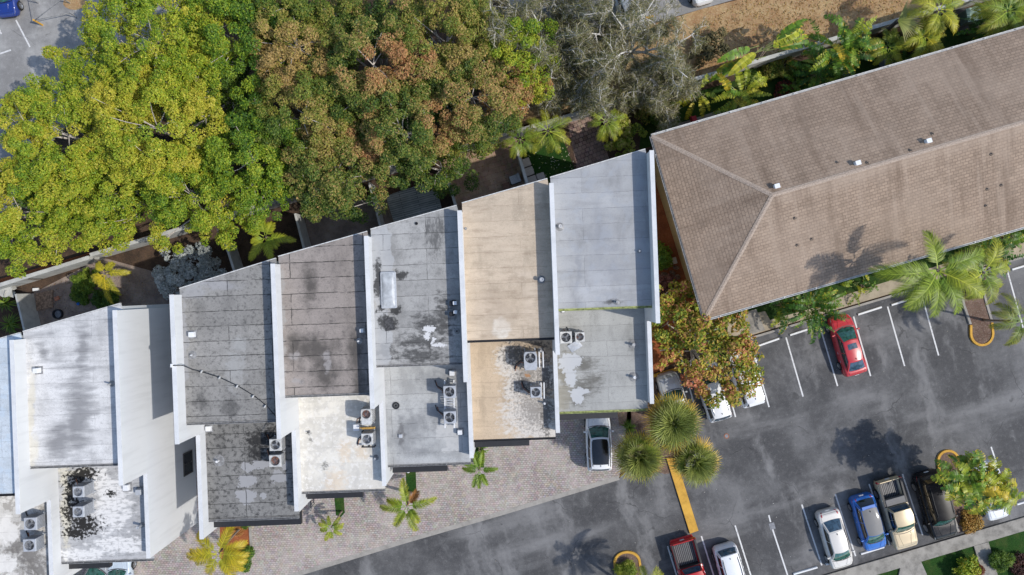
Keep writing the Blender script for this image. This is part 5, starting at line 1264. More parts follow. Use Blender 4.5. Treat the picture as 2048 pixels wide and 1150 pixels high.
def clump_crown(rng, lobes, per_m2, nleaf, lsize, pal, bias=.45, spread=.28, cl_r=(.45, .8), patch=None, aspect=.55, inner=.25):
    """leaves on clumps spread over several domed lobes (x, y, z, radius, height)"""
    VV, FF, CC, base, centers = [], [], [], 0, []
    for (lx, ly, lz, lr, lh) in lobes:
        n = max(4, int(per_m2 * math.pi * lr * lr))
        rr = lr * np.sqrt(rng.uniform(0, 1, n)); an = rng.uniform(0, 6.283, n)
        dome = np.sqrt(np.clip(1 - (rr / lr) ** 2, 0, 1))
        z = lz + lh * dome * rng.uniform(.50, 1.10, n) - rng.exponential(.3, n) * inner * lh * 2.2
        P = np.stack([lx + rr * np.cos(an), ly + rr * np.sin(an), z], 1)
        lobe_t = rng.normal(0, .10)
        for p in P:
            cr = rng.uniform(*cl_r); k = int(nleaf * (cr / np.mean(cl_r)) ** 2 * rng.uniform(.7, 1.2))
            d = unit(rng.normal(size=(k, 3)) * np.array([1, 1, .75]) + np.array([0, 0, .45]))
            q = p + d * cr * (rng.uniform(.35, 1.0, k) ** .5)[:, None] * np.array([1, 1, .7])
            N = unit(d * .5 + np.array([0.22, -.05, .60]) + rng.normal(0, .45, (k, 3)))
            V, F = leaf_quads(q, N, lsize, rng, aspect)
            ct = bias + lobe_t + rng.normal(0, .10)
            if patch is not None: ct += patch(p[0], p[1])
            c = pal_mix(pal, ct + rng.normal(0, spread * .6, k))
            VV.append(V); FF.append(F + base); CC.append(np.repeat(c, 4, 0)); base += len(V)
        centers += [tuple(p) for p in P]
    return np.concatenate(VV), np.concatenate(FF), np.concatenate(CC), centers

def vnoise(seed, scale):
    r = np.random.default_rng(seed); k = r.normal(size=(6, 2)) * scale; ph = r.uniform(0, 6.28, 6)
    return lambda x, y: float(np.sum(np.sin(k[:, 0] * x + k[:, 1] * y + ph)) / 3.4)

def broad_tree(label, px, py, rpx, ztop, pal, bias, seed, nlobes=9, leaf=.128, per=2.0, nleaf=205, group=None, name='tree', bark='bark_pale', patch_amp=.14, cl=(.30, .62), squash=1.0, lobes_px=None, extra=(), twigs=.05, spread=.28):
    rng = np.random.default_rng(seed); zc = ztop - 2.2
    c = W(px, py, zc); k = (H - zc) / H / SC; Rm = rpx * k
    r = thing(name, label, 'tree', (c.x, c.y, 0), group)
    lobes = []
    if lobes_px:
        for (lx, ly, lr, zz) in lobes_px:
            q = W(lx, ly, zz - 1.6); lobes.append((q.x, q.y, zz - 2.4, lr * k, 2.2))
    else:
        lobes.append((c.x, c.y, zc - .4, Rm * .7, 2.4))
        for i in range(nlobes):
            a = 6.283 * i / nlobes + rng.uniform(-.3, .3); d = Rm * rng.uniform(.5, .72); lr = Rm * rng.uniform(.32, .47)
            lobes.append((c.x + d * math.cos(a), c.y + d * math.sin(a) * squash, zc - rng.uniform(.6, 2.2), lr, lr * rng.uniform(.75, 1.0)))
    for (lx, ly, lr, zz) in extra:
        q = W(lx, ly, zz - 1.6); lobes.append((q.x, q.y, zz - 2.4, lr * k, 2.0))
    vn = vnoise(seed, .55)
    V, F, CC, cen = clump_crown(rng, lobes, per, nleaf, leaf, pal, bias, spread, cl, lambda x, y: (patch_amp * vn(x, y) if patch_amp < .2 else patch_amp * 1.9 * max(0, vn(x, y) + .1) - .06))
    np_mesh('crown', V, F, CC, M['leaf'], r)
    m = MB(); h0 = max(1.4, zc * .25); sway = rng.uniform(-.25, .25, 2)
    tb = Vector((c.x, c.y, 0)); tt = Vector((c.x + sway[0], c.y + sway[1], h0)); tr = .10 + Rm * .035
    m.tube([tb, (tb + tt) / 2 + Vector((.06, .04, 0)), tt], [tr * 1.35, tr * 1.05, tr], 9)
    for (lx, ly, lz, lr, lh) in lobes:
        e = Vector((lx, ly, lz - .25 * lh)); mid = tt.lerp(e, .5) + Vector((rng.uniform(-.3, .3), rng.uniform(-.3, .3), .1))
        m.tube([tt - Vector((0, 0, .1)), mid, e], [tr * .6, tr * .36, tr * .12], 6)
        near = [q for q in cen if (q[0] - lx) ** 2 + (q[1] - ly) ** 2 < lr * lr]
        for q in near:
            if rng.uniform() < twigs:
                qv = Vector(q) + Vector((0, 0, rng.uniform(-.1, .35))); md = e.lerp(qv, .5) + Vector((rng.uniform(-.2, .2), rng.uniform(-.2, .2), .15)); m.tube([e, md, qv], [.045, .03, .012], 4, cap=False)
    m.build('trunk', M[bark], r)
    return r

# big crowns behind the terrace -------------------------------------------------
BG = 'big broad-leaved trees behind the terrace'
broad_tree('bright yellow-green tree at the top, beside the old car park', 300, 75, 165, 9.5, YG, .70, 101)
broad_tree('yellow-green tree reaching out over the old car park at the left', 118, 265, 150, 9.0, YG, .66, 102, extra=[(150, 130, 38, 7), (118, 120, 26, 6.6), (180, 120, 36, 7.4), (140, 155, 30, 7),  (190, 175, 40, 7.4), (60, 180, 34, 7), (25, 235, 30, 7)])
broad_tree('golden yellow-green tree above the left yard, near the weathered wall', 20, 420, 132, 8.0, YG, .76, 103)
broad_tree('large yellow-green tree in the middle of the left canopy', 300, 250, 150, 10, YG, .69, 104)
broad_tree('yellow-green tree overhanging the dirt yard', 190, 388, 112, 8.2, YG, .72, 105)
broad_tree('yellow-green tree above the silver-leaved shrub', 375, 390, 114, 8.5, YG, .60, 106)
broad_tree('mid green tree at the top between the yellow and reddish crowns', 475, 70, 115, 9.0, YG, .34, 107, extra=[(430, 8, 46, 8.5), (500, 5, 46, 8.5)])
broad_tree('deep green tree above the small bright palm', 495, 312, 122, 8.8, YG, .32, 108)
broad_tree('olive green tree at the top with brownish tips', 585, 85, 125, 9.6, OL, .42, 109, extra=[(560, 5, 46, 8.5), (620, 5, 46, 8.5), (670, 15, 46, 8.5)], patch_amp=.3)
broad_tree('olive tree with brown tips in the middle of the canopy', 600, 220, 115, 9.6, OL, .42, 110, patch_amp=.3)
broad_tree('rust-tipped tree overhanging the brown yard', 665, 338, 116, 8.8, RD, .30, 111, patch_amp=.28)
broad_tree('rust and olive tree in the upper middle', 740, 120, 130, 10, RD, .28, 112, extra=[(725, 8, 48, 8.8), (790, 12, 48, 8.8)], patch_amp=.27)
broad_tree('reddest tree of the canopy, above the wooden deck', 800, 262, 112, 9.6, RD, .36, 113, patch_amp=.32)
broad_tree('green tree with rusty top at the upper right of the canopy', 890, 75, 125, 9.6, OL, .40, 114, extra=[(850, 5, 45, 8.6), (920, 5, 45, 8.6), (975, 30, 36, 8)], patch_amp=.30)
broad_tree('olive tree with rusty patches above the brown patio', 942, 186, 116, 9.2, RD, .27, 115, extra=[(1035, 185, 38, 7.4), (1015, 238, 32, 6.6), (1065, 150, 30, 7.2), (1060, 205, 24, 6.4)], patch_amp=.28)
broad_tree('dark green tree leaning over the right edge of the deck', 880, 330, 60, 7.0, OL, .26, 116, nlobes=6)
broad_tree('yellow-green tree next to the bare trees', 1030, 105, 95, 8.4, YG, .42, 117)
broad_tree('small olive tree at the top edge of the brown patio', 950, 274, 48, 6.2, OL, .42, 118, nlobes=5)
broad_tree('loose orange and red leaved tree over the parked white cars', 1400, 690, 118, 6.2, OR, .42, 130, leaf=.23, per=2.2, nleaf=72, cl=(.3, .62), patch_amp=.24, twigs=.08, spread=.42, lobes_px=[(x, y, q, zz) for x, y, q, zz in ((1330, 600, 38, 5.4), (1380, 602, 36, 5.6), (1342, 650, 44, 6), (1402, 650, 48, 6.4), (1455, 655, 42, 6), (1490, 685, 30, 5.2), (1328, 705, 36, 5.4), (1395, 705, 45, 6.2), (1450, 712, 45, 6.2), (1495, 738, 24, 5), (1385, 748, 24, 5), (1435, 762, 36, 5.4), (1478, 768, 30, 5), (1425, 792, 18, 4.6), (1500, 712, 26, 5), (1495, 762, 22, 4.8), (1395, 775, 18, 4.6), (1460, 790, 14, 4.6))])

for lab, x, y, rr, sd2 in (('low dark green tree filling the gap below the yellow-green crowns', 425, 175, 80, 140), ('low dark green tree between the deep green and the rust-tipped crowns', 560, 300, 75, 141),
                           ('low dark green tree under the two rust and olive crowns', 745, 215, 80, 142), ('low dark green tree below the golden crowns at the left', 205, 335, 75, 143), ('low dark green tree behind the reddest crown', 880, 190, 70, 144), ('low dark green tree at the top under the olive crowns', 665, 60, 70, 145), ('low green tree along the weathered wall', 90, 380, 70, 146)):
    broad_tree(lab, x, y, rr, 6.4, GR, .45, sd2, nlobes=6, per=1.7)

def bush(label, px, py, rpx, h, pal, bias, seed, leaf=.16, name='shrub', nl=7, per=2.4, nleaf=90, cat='shrub', group=None, aspect=.5, cl=(.22, .42)):
    rng = np.random.default_rng(seed); c = W(px, py, h * .7); k = (H - h * .7) / H / SC; Rm = rpx * k
    r = thing(name, label, cat, (c.x, c.y, 0), group)
    lobes = [(c.x, c.y, h * .45, Rm * .65, h * .5)]
    for i in range(nl):
        a = 6.283 * i / nl + rng.uniform(-.3, .3); d = Rm * rng.uniform(.45, .7); lr = Rm * rng.uniform(.3, .48)
        lobes.append((c.x + d * math.cos(a), c.y + d * math.sin(a), h * rng.uniform(.25, .5), lr, h * .4))
    V, F, CC, cen = clump_crown(rng, lobes, per, nleaf, leaf, pal, bias, .3, cl, None, aspect)
    V[:, 2] = np.maximum(V[:, 2], .03)
    np_mesh('foliage', V, F, CC, M['leaf'], r)
    m = MB()
    for (lx, ly, lz, lr, lh) in lobes: m.tube([(c.x, c.y, 0), ((c.x + lx) / 2, (c.y + ly) / 2, lz * .6), (lx, ly, lz + lh * .3)], [.05, .035, .012], 5)
    m.build('stems', M['bark_pale'], r)
    return r
bush('silver-leaved bushy shrub between the yards, larger pale half', 345, 558, 60, 3.0, SILV, .6, 201, .17)
bush('silver-leaved shrub partly below the tree, right half coloured darker for shade', 392, 530, 48, 3.4, SILV, .4, 202, .17)  # shade on this half is put into the leaf colours by a lower bias
bush('bright green bush in the dirt yard beside the yellow palm', 170, 562, 24, 1.4, GR, .75, 203)
bush('dark green low bush at the rear of the grey-stained white roof', 205, 600, 26, 1.2, GR, .45, 204)
bush('low straggly green plant in the middle of the dirt yard', 160, 590, 16, .6, GR, .55, 205, per=1.2)
bush('yellow-green leafy bush beside the pale end of the terrace', 1248, 268, 42, 2.6, [(.07, .14, .02), (.2, .28, .03), (.38, .42, .05), (.5, .42, .16)], .62, 206, .2)
bush('green bush squeezed between the end house and the cream wall', 1321, 512, 24, 2.6, GR, .72, 207, .2, cl=(.3, .5))
bush('reddish bush at the top of the orange-leaved tree', 1335, 572, 22, 2.4, [(.10, .05, .04), (.25, .10, .08), (.30, .16, .12)], .5, 208, .2)
bush('small yellowish hedge bush on the shaded lawn below the boundary wall', 1570, 128, 26, 1.0, OL, .55, 209, .12)
bush('second small yellowish hedge bush along the boundary wall', 1545, 138, 20, .9, OL, .5, 210, .12)
bush('dry olive shrub at the left end of the dry verge', 1425, 92, 40, 1.8, [(.07, .07, .03), (.16, .14, .06), (.26, .22, .10)], .5, 211, .16)
bush('dusty olive shrub under the right bare tree, close to the boundary wall', 1330, 165, 44, 2.0, [(.09, .10, .05), (.18, .19, .09), (.28, .27, .14)], .5, 212, .16)
bush('yellowish mottled bush below the bare trees, near the shingled corner', 1300, 205, 34, 1.6, OL, .62, 213, .16)
bush('green shrub with small leaves at the shingled corner', 1330, 238, 26, 1.2, GR, .6, 214, .14)
bush('orange dry flowering plant at the tail of the kerb island beside the black SUV', 1942, 1046, 22, .55, [(.30, .14, .03), (.44, .25, .05), (.5, .36, .09)], .5, 215, .14)
bush('yellow-green round bush at the bottom edge of the south lawn', 1935, 1142, 28, 1.2, YG, .62, 216, .16)
bush('dark green strappy plant right of the garden walk', 2003, 1122, 20, .8, GR, .45, 217, .34, aspect=.14, per=3)
bush('dark red groundcover plant behind the grey edging blocks', 2044, 1132, 20, .5, [(.05, .02, .02), (.10, .04, .03), (.16, .08, .05)], .4, 218, .14)
bush('red-brown low plant left of the garden walk', 1957, 1140, 9, .5, [(.16, .05, .03), (.3, .12, .05)], .5, 219, .12)
bush('small dark green clump at the street end of the yellow palm bed', 489, 1129, 10, .5, GR, .5, 220, .14)
bush('dark green clump in the bed by the black awning', 487, 1040, 14, .7, GR, .5, 221, .16)
bush('orange-leaved low plant in the yellow palm bed', 473, 1055, 14, .5, [(.35, .13, .05), (.5, .25, .06)], .5, 222, .13)
bush('small green clump halfway down the yellow palm bed', 494, 1108, 9, .5, GR, .5, 226, .13)
bush('green grassy tuft inside the yellow arch left of the red pickup', 1256, 1140, 20, .7, [(.07, .16, .02), (.22, .3, .03), (.36, .36, .05)], .6, 223, .3, aspect=.12)
bush('red bromeliad with dark leaves on the shaded lawn by the shingled roof', 1568, 180, 18, .8, [(.03, .035, .02), (.10, .03, .02), (.35, .05, .04), (.45, .30, .08)], .45, 224, .2)
bush('dark spot of low groundcover on the yard by the boundary wall', 1500, 150, 14, .5, GR, .3, 225, .14)

# bare trees -------------------------------------------------------------------
def bare_tree(label, px, py, rpx, ztop, seed):
    rng = np.random.default_rng(seed); c = W(px, py, ztop * .6); k = (H - ztop * .6) / H / SC; Rm = rpx * k
    r = thing('bare_tree', label, 'tree', (c.x, c.y, 0))
    m = MB(); tw = []
    tb = Vector((c.x, c.y, 0)); tt = Vector((c.x + .1, c.y + .1, ztop * .35)); m.tube([tb, tt], [.24, .19], 8)
    def wander(p, d, L, n, jit, droop):
        pts = [p]; d = d.normalized()
        for i in range(n):
            d = (d + Vector(rng.normal(0, jit, 3)) + Vector((0, 0, droop))).normalized(); pts.append(pts[-1] + d * (L / n))
        return pts, d
    ribs = []
    for i in range(11):
        a = 6.283 * i / 11 + rng.uniform(-.25, .25); el = rng.uniform(.35, 1.25)
        L = Rm * rng.uniform(.7, 1.05) / max(.45, math.cos(el)) * (.62 if el > .9 else .95)
        pts, _ = wander(tt, Vector((math.cos(a) * math.cos(el), math.sin(a) * math.cos(el), math.sin(el))), L, 8, .13, -.05)
        m.tube(pts, [.10 - .009 * q for q in range(9)], 5)
        for j in range(13):
            t = rng.uniform(.25, 1.0) * 7.99; q = pts[int(t)].lerp(pts[int(t) + 1], t % 1); ax = (pts[int(t) + 1] - pts[int(t)]).normalized()
            d = (ax + Vector(rng.normal(0, .75, 3))).normalized(); L2 = rng.uniform(.8, 2.0) * Rm / 4.5
            p2, _ = wander(q, d, L2, 5, .2, -.06); m.tube(p2, [.042, .037, .031, .025, .019, .012], 4, cap=False)
            for s in range(9):
                t2 = rng.uniform(.15, 1.0) * 4.99; q2 = p2[int(t2)].lerp(p2[int(t2) + 1], t2 % 1); ax2 = (p2[int(t2) + 1] - p2[int(t2)]).normalized()
                d2 = (ax2 + Vector(rng.normal(0, .7, 3))).normalized(); p3, dd = wander(q2, d2, rng.uniform(.35, .95), 3, .25, -.12)
                m.tube(p3, [.018, .016, .013, .008], 3, cap=False)
                tw += p3[1:]
    m.build('trunk', M['bark_grey'], r)
    P = np.array([tuple(p) for p in tw]); rep = 7; P = np.repeat(P, rep, 0) + rng.normal(0, .10, (len(P) * rep, 3))
    N = unit(rng.normal(size=(len(P), 3)) + np.array([0, 0, .6])); V, F = leaf_quads(P, N, .36, rng, .09, .3)
    cc = pal_mix([(.12, .14, .04), (.23, .23, .09), (.35, .31, .16), (.46, .42, .31)], rng.uniform(0, 1, len(P)))
    np_mesh('needles', V, F, np.repeat(cc, 4, 0), M['leaf'], r)
M['bark_grey'] = plain('silvery_bark', (.56, .54, .50), .85, .25, 9)
bare_tree('silvery bare-branched tree, leftmost of the bare ones, beside the yellow-green tree', 1100, 60, 115, 8.5, 301)
bare_tree('silvery bare-branched tree reaching down over the boundary wall', 1165, 155, 85, 7.0, 302)
bare_tree('largest silvery bare-branched tree over the edge of the dry verge', 1270, 85, 135, 9.0, 303)
bare_tree('smaller bare tree with drooping twigs by the shingled corner', 1315, 175, 70, 6.0, 304)

# feather palms ----------------------------------------------------------------
FG = [(.028, .08, .012), (.07, .165, .016), (.16, .27, .022), (.33, .38, .03), (.5, .40, .03)]
FY = [(.14, .20, .015), (.34, .34, .02), (.55, .44, .02), (.62, .38, .02), (.6, .25, .02)]
def frond_geo(o, az, el, L, rng, ll=.55, n=34, droop=1.0, wid=.05, col=(.2, .3, .02), tip=None, lift=.25, gap0=.14, twist=0.0):
    """one feather leaf: rachis plus leaflets both sides"""
    V, F, CC = [], [], []
    pts = []; x = 0.0; p = Vector(o); e = el; st = 14; side = rng.uniform(-.12, .12)
    hdir = az
    for i in range(st + 1):
        pts.append(p.copy()); e2 = e; p = p + Vector((math.cos(hdir) * math.cos(e2), math.sin(hdir) * math.cos(e2), math.sin(e2))) * (L / st); e -= droop * (1.6 / st) * (.35 + 1.3 * i / st); hdir += side / st * 2
    def at(t): q = min(st - 1e-4, max(0, t * st)); i = int(q); return pts[i].lerp(pts[i + 1], q - i), (pts[i + 1] - pts[i]).normalized()
    # rachis
    for i in range(st):
        a, b = pts[i], pts[i + 1]; d = (b - a).normalized(); s = d.cross(Vector((0, 0, 1)));  s = s.normalized() if s.length > 1e-4 else Vector((math.sin(az), -math.cos(az), 0)); w0 = .035 * (1 - .8 * i / st) * L / 2.8 + .006; w1 = .035 * (1 - .8 * (i + 1) / st) * L / 2.8 + .006
        up = s.cross(d) * .008; k = len(V); V += [a - s * w0 + up, b - s * w1 + up, b + s * w1 + up, a + s * w0 + up]; F.append([k, k + 1, k + 2, k + 3]); CC += [(min(1, col[0] * 1.25 + .06), min(1, col[1] * 1.15 + .06), col[2] + .02)] * 4
    for i in range(n):
        t = gap0 + (1 - gap0) * (i + .5) / n; q, d = at(t); s = d.cross(Vector((0, 0, 1))); s = s.normalized() if s.length > 1e-4 else Vector((math.sin(az), -math.cos(az), 0)); up = s.cross(d).normalized()
        lf = ll * (math.sin(math.pi * (.10 + .86 * t)) ** .6) * rng.uniform(.85, 1.1)
        for sg in (-1, 1):
            dr = (s * sg * (1 - .45 * t) + d * (.35 + .75 * t) + up * (lift * rng.uniform(.5, 1.4))).normalized()
            dn = dr + Vector((0, 0, -rng.uniform(.35, .9) * droop))
            m1 = q + dr * lf * .5; e1 = m1 + dn.normalized() * lf * .5
            ax = d * wid * .5 * (1 + .3 * rng.uniform(-1, 1))
            k = len(V); V += [q - ax * .6, q + ax * .6, m1 + ax, m1 - ax, e1 + ax * .12, e1 - ax * .12]; F += [[k, k + 1, k + 2, k + 3], [k + 3, k + 2, k + 4, k + 5]]
            j = rng.uniform(.8, 1.2); c = np.array(col) * j
            if tip is not None: c2 = c * (1 - t * .6) + np.array(tip) * t * .6
            else: c2 = c
            ce = c2 if tip is None else c2 * .55 + np.array(tip) * .45
            CC += [tuple(c2)] * 4 + [tuple(ce)] * 2
    return V, F, CC
def feather_palm(label, px, py, z, nf, L, seed, pal=FG, bias=.5, els=(-.15, .9), base=None, ll=.55, n=34, droop=1.0, wid=.055, azs=None, trunk_r=.11, tip=(.5, .42, .05), name='palm_tree', dead=0, lift=.25, lens=None, cat='palm', cols=None):
    rng = np.random.default_rng(seed); c = W(px, py, z); bx = W(base[0], base[1], 0) if base else Vector((c.x, c.y, 0))
    r = thing(name, label, cat, (bx.x, bx.y, 0))
    m = MB(); pts = []
    for i in range(9):
        t = i / 8; pts.append(Vector((lerp(bx.x, c.x, t ** 1.4), lerp(bx.y, c.y, t ** 1.4), z * t - .1 * t)))
    m.tube(pts, [trunk_r * (1.5 - .8 * min(1, i / 3)) if i < 3 else trunk_r * (1.0 - .02 * i) for i in range(9)], 10)
    for i in range(1, int(z / .22)):
        t = i * .22 / z; q = Vector((lerp(bx.x, c.x, t ** 1.4), lerp(bx.y, c.y, t ** 1.4), z * t - .1 * t)); m.ring((q.x, q.y, q.z), trunk_r * .92, trunk_r * 1.08, .025, 10)
    m.build('trunk', M['palm_bark'], r)
    for i in range(nf):
        az = azs[i % len(azs)] if azs else 6.283 * (i * .381966 % 1) + rng.uniform(-.15, .15)
        t = (i + .5) / nf; el = els[1] + (els[0] - els[1]) * (1 - t) if not azs else rng.uniform(*els)
        dd = i < dead
        col = pal_mix(pal, np.array([bias + rng.normal(0, .10) + (.12 if el > .5 else -.04)]))[0] if not dd else np.array((.36, .16, .05))
        if cols and i in cols: col = np.array(cols[i])
        LL = L * rng.uniform(.86, 1.08) * (1 if not lens else lens[i % len(lens)])
        V, F, CC = frond_geo(Vector((c.x + .12 * math.cos(az), c.y + .12 * math.sin(az), z + .05)), az, el if not dd else -.5, LL, rng, ll, n, droop, wid, col, tip if not dd else None, lift)
        Fq = [f for f in F]
        np_mesh('frond', np.array([tuple(v) for v in V]), np.array(Fq), np.array(CC), M['frond'], r)
    return r
def az_img(*degs):  # degrees clockwise from right as seen in the photo
    return [-R(d) for d in degs]
feather_palm('small bright green palm with five broad fronds behind the dark grey roof', 531, 474, 4.6, 8, 1.9, 401, bias=.62, els=(.05, .4), azs=az_img(-98, -152, 5, 72, 118, -60, 150, 40), ll=.5, n=30, droop=.55, wid=.075, tip=(.55, .48, .03), lens=(1.0, 1.0, 1.15, .95, .95, .5, .5, .5))
feather_palm('small palm with golden yellow fronds in the dirt yard', 210, 547, 2.6, 8, 1.6, 402, FY, .45, (.0, .4), azs=az_img(-5, 160, 60, 110, -60, -120, 85, 140), ll=.42, n=26, droop=.8, wid=.065, lens=(1.15, .9, 1.2, .7, .6, .6, 1.5, .7))
feather_palm('bright palm with drooping fronds on the back lawn by the sofa', 1096, 262, 4.4, 11, 1.95, 403, bias=.55, els=(-.25, .5), base=(1080, 285), ll=.5, n=26, droop=1.1, wid=.042)
feather_palm('bright palm over the brown paver path', 1212, 243, 4.2, 11, 1.7, 404, bias=.56, els=(-.3, .5), base=(1224, 292), ll=.45, n=26, droop=1.2, wid=.042)
feather_palm('shaded pale palm under the trees at the top of the brown patio', 1040, 278, 4.0, 9, 1.7, 405, bias=.35, els=(-.3, .5), ll=.5, n=28, droop=1.2)
feather_palm('golden yellow palm in the kerbed bed at the bottom of the terrace', 437, 1107, 4.6, 11, 2.2, 406, [(.14, .20, .015), (.30, .32, .02), (.50, .42, .02), (.62, .40, .02)], .48, (.0, .42), base=(482, 1055), azs=az_img(-68, -172, 160, 120, 60, 20, -20, -140, 178, 45, 0), ll=.62, n=32, droop=.75, wid=.07, tip=(.66, .42, .02), trunk_r=.07)
feather_palm('palm with separate plume fronds and one dead brown frond on the driveway', 814, 1012, 3.4, 8, 1.95, 407, bias=.46, els=(.05, .4), azs=az_img(-48, -98, -160, 172, -12, 125, 75, 48), ll=.52, n=36, droop=.75, wid=.06, dead=1, tip=(.52, .46, .03), lift=.5, base=(820, 985), lens=(.8, .95, .9, 1.0, 1.1, .9, 1.0, .8))
feather_palm('slender dark green palm on the grass strip near the tan-roofed house', 959, 940, 2.8, 8, 1.25, 408, bias=.40, els=(.1, .5), azs=az_img(-178, -8, 115, 65, -75, -110, 95, -150), ll=.34, n=28, droop=.6, wid=.055, lift=.5, tip=(.26, .32, .03), base=(957, 925))
feather_palm('small green palm on a leaning stem between the paver plates', 662, 1056, 2.2, 10, .95, 409, bias=.50, els=(-.1, .6), base=(684, 1022), ll=.28, n=20, droop=.9, wid=.05, trunk_r=.06)
feather_palm('large coconut palm arching over the kerb beside the shingled roof', 1875, 541, 9.6, 14, 3.35, 410, bias=.56, els=(-.05, .55), azs=az_img(180, -105, -25, 95, 60, 130, 30, 155, 172, 110, 5, 75, 45, 140), ll=.85, n=46, droop=.75, wid=.06, tip=(.30, .36, .03), base=(1930, 590), trunk_r=.14, lens=(1.15, .85, .95, 1.0, .95, 1.0, .9, 1.0, 1.1, .9, .6, .7, .8, .8))
feather_palm('coconut palm behind the large one, with hanging fronds over the island', 1966, 545, 7.6, 13, 2.45, 411, bias=.50, els=(-.35, .7), ll=.7, n=38, droop=1.2, wid=.058, base=(1950, 585), trunk_r=.13)
feather_palm('dark green palm leaning out over the lot at the right edge', 2042, 642, 5.0, 12, 2.2, 412, bias=.34, els=(-.2, .6), base=(1966, 640), ll=.55, n=34, droop=1.1, wid=.055, trunk_r=.08)
feather_palm('palm at the top right corner over the shaded lawn', 2015, 22, 4.2, 14, 2.5, 413, bias=.40, els=(-.2, .6), ll=.7, n=36, droop=1.1, wid=.06)
feather_palm('young yellow-green palm at the north eave by the shingled roof', 1850, 72, 3.4, 13, 2.0, 414, bias=.66, els=(-.1, .7), ll=.55, n=28, droop=1.1, wid=.07)
feather_palm('tall palm with yellowing fronds at the top behind the boundary wall', 1878, 20, 4.6, 12, 2.1, 415, FG, .66, (-.2, .7), ll=.6, n=30, droop=1.2, wid=.065)
feather_palm('green palm under the plants at the north eave, in the middle', 1775, 95, 2.4, 14, 1.6, 416, bias=.45, els=(-.1, .7), ll=.45, n=26, droop=1.0, wid=.06)

# fan palms ----------------------------------------------------------------
def fan_palm(label, px, py, z, Rm, seed, nf=46, bias=0.0, base=None, blades=22, lean=(0, 0)):
    rng = np.random.default_rng(seed); c = W(px, py, z); bx = W(base[0], base[1], 0) if base else Vector((c.x, c.y, 0))
    r = thing('fan_palm', label, 'palm', (bx.x, bx.y, 0))
    m = MB(); m.tube([bx, (bx + c) / 2, c - Vector((0, 0, .1))], [.24, .20, .22], 12)
    for i in range(60):
        t = rng.uniform(.25, .98); a = rng.uniform(0, 6.28); q = bx.lerp(c, t); m.box((q.x + .23 * math.cos(a), q.y + .23 * math.sin(a), q.z), (.10, .05, .16), a)
    m.build('trunk', M['palm_bark'], r)
    V, F, CC = [], [], []
    for i in range(nf):
        az = 6.283 * (i * .381966 % 1) + rng.uniform(-.2, .2); t = (i + .5) / nf; el = -.55 + 2.0 * t ** 1.1 * .95 + rng.uniform(-.12, .12)
        d = (Vector((math.cos(az) * math.cos(el), math.sin(az) * math.cos(el), math.sin(el))) + Vector((lean[0], lean[1], 0))).normalized(); pl = Rm * (.42 if t < .62 else .42 - .9 * (t - .62)) * rng.uniform(.8, 1.1)
        o = c + d * .08; h = o + d * pl; s = Vector((-math.sin(az), math.cos(az), 0)); up = d.cross(s) * -1
        if up.z < 0: up = -up
        k = len(V); V += [o - s * .018, h - s * .012, h + s * .012, o + s * .018]; F.append([k, k + 1, k + 2, k + 3]); CC += [(.26, .30, .10)] * 4
        old = t < .34
        g0 = np.array((.095, .155, .018)) if not old else np.array((.30, .24, .03)); g1 = np.array((.25, .28, .04)) if not old else np.array((.60, .36, .03))
        if i % 9 == 4 and t < .5: g0 = np.array((.30, .17, .05)); g1 = np.array((.46, .28, .09))
        if t > .6: g0 = np.array((.15, .21, .035)); g1 = np.array((.36, .38, .11))
        j0 = rng.uniform(.6, 1.3)
        for b in range(blades):
            f = (b + .5) / blades * 2 - 1; an = f * 1.75
            dr = (d * math.cos(an) + s * math.sin(an) + up * (.12 + .25 * abs(f))).normalized(); bl = Rm * .62 * (1 - .32 * abs(f) ** 1.5) * rng.uniform(.88, 1.08)
            m1 = h + dr * bl * .55; e1 = m1 + (dr + Vector((0, 0, -rng.uniform(.25, .75)))).normalized() * bl * .45
            ax = (dr.cross(up)).normalized() * .030
            k = len(V); V += [h - ax * .4, h + ax * .4, m1 + ax, m1 - ax, e1 + ax * .15, e1 - ax * .15]; F += [[k, k + 1, k + 2, k + 3], [k + 3, k + 2, k + 4, k + 5]]
            q = j0 * rng.uniform(.75, 1.25); CC += [tuple(g0 * q)] * 2 + [tuple((g0 * .5 + g1 * .5) * q)] * 2 + [tuple(g1 * q)] * 2
    np_mesh('crown', np.array([tuple(v) for v in V]), np.array(F), np.array(CC), M['frond'], r)
    return r
fan_palm('tallest round fan palm with orange-tipped edge, nearest the parked silver car', 1346, 846, 6.2, 2.12, 501, 52, lean=(-.08, .06), base=(1332, 838))
fan_palm('lowest left fan palm beside the white SUV on the driveway', 1277, 912, 4.6, 1.95, 502, 42, lean=(.06, -.22), base=(1292, 908))
fan_palm('right fan palm over the end of the yellow painted strip', 1390, 922, 4.9, 1.85, 503, 38, lean=(.22, -.12), base=(1368, 905))
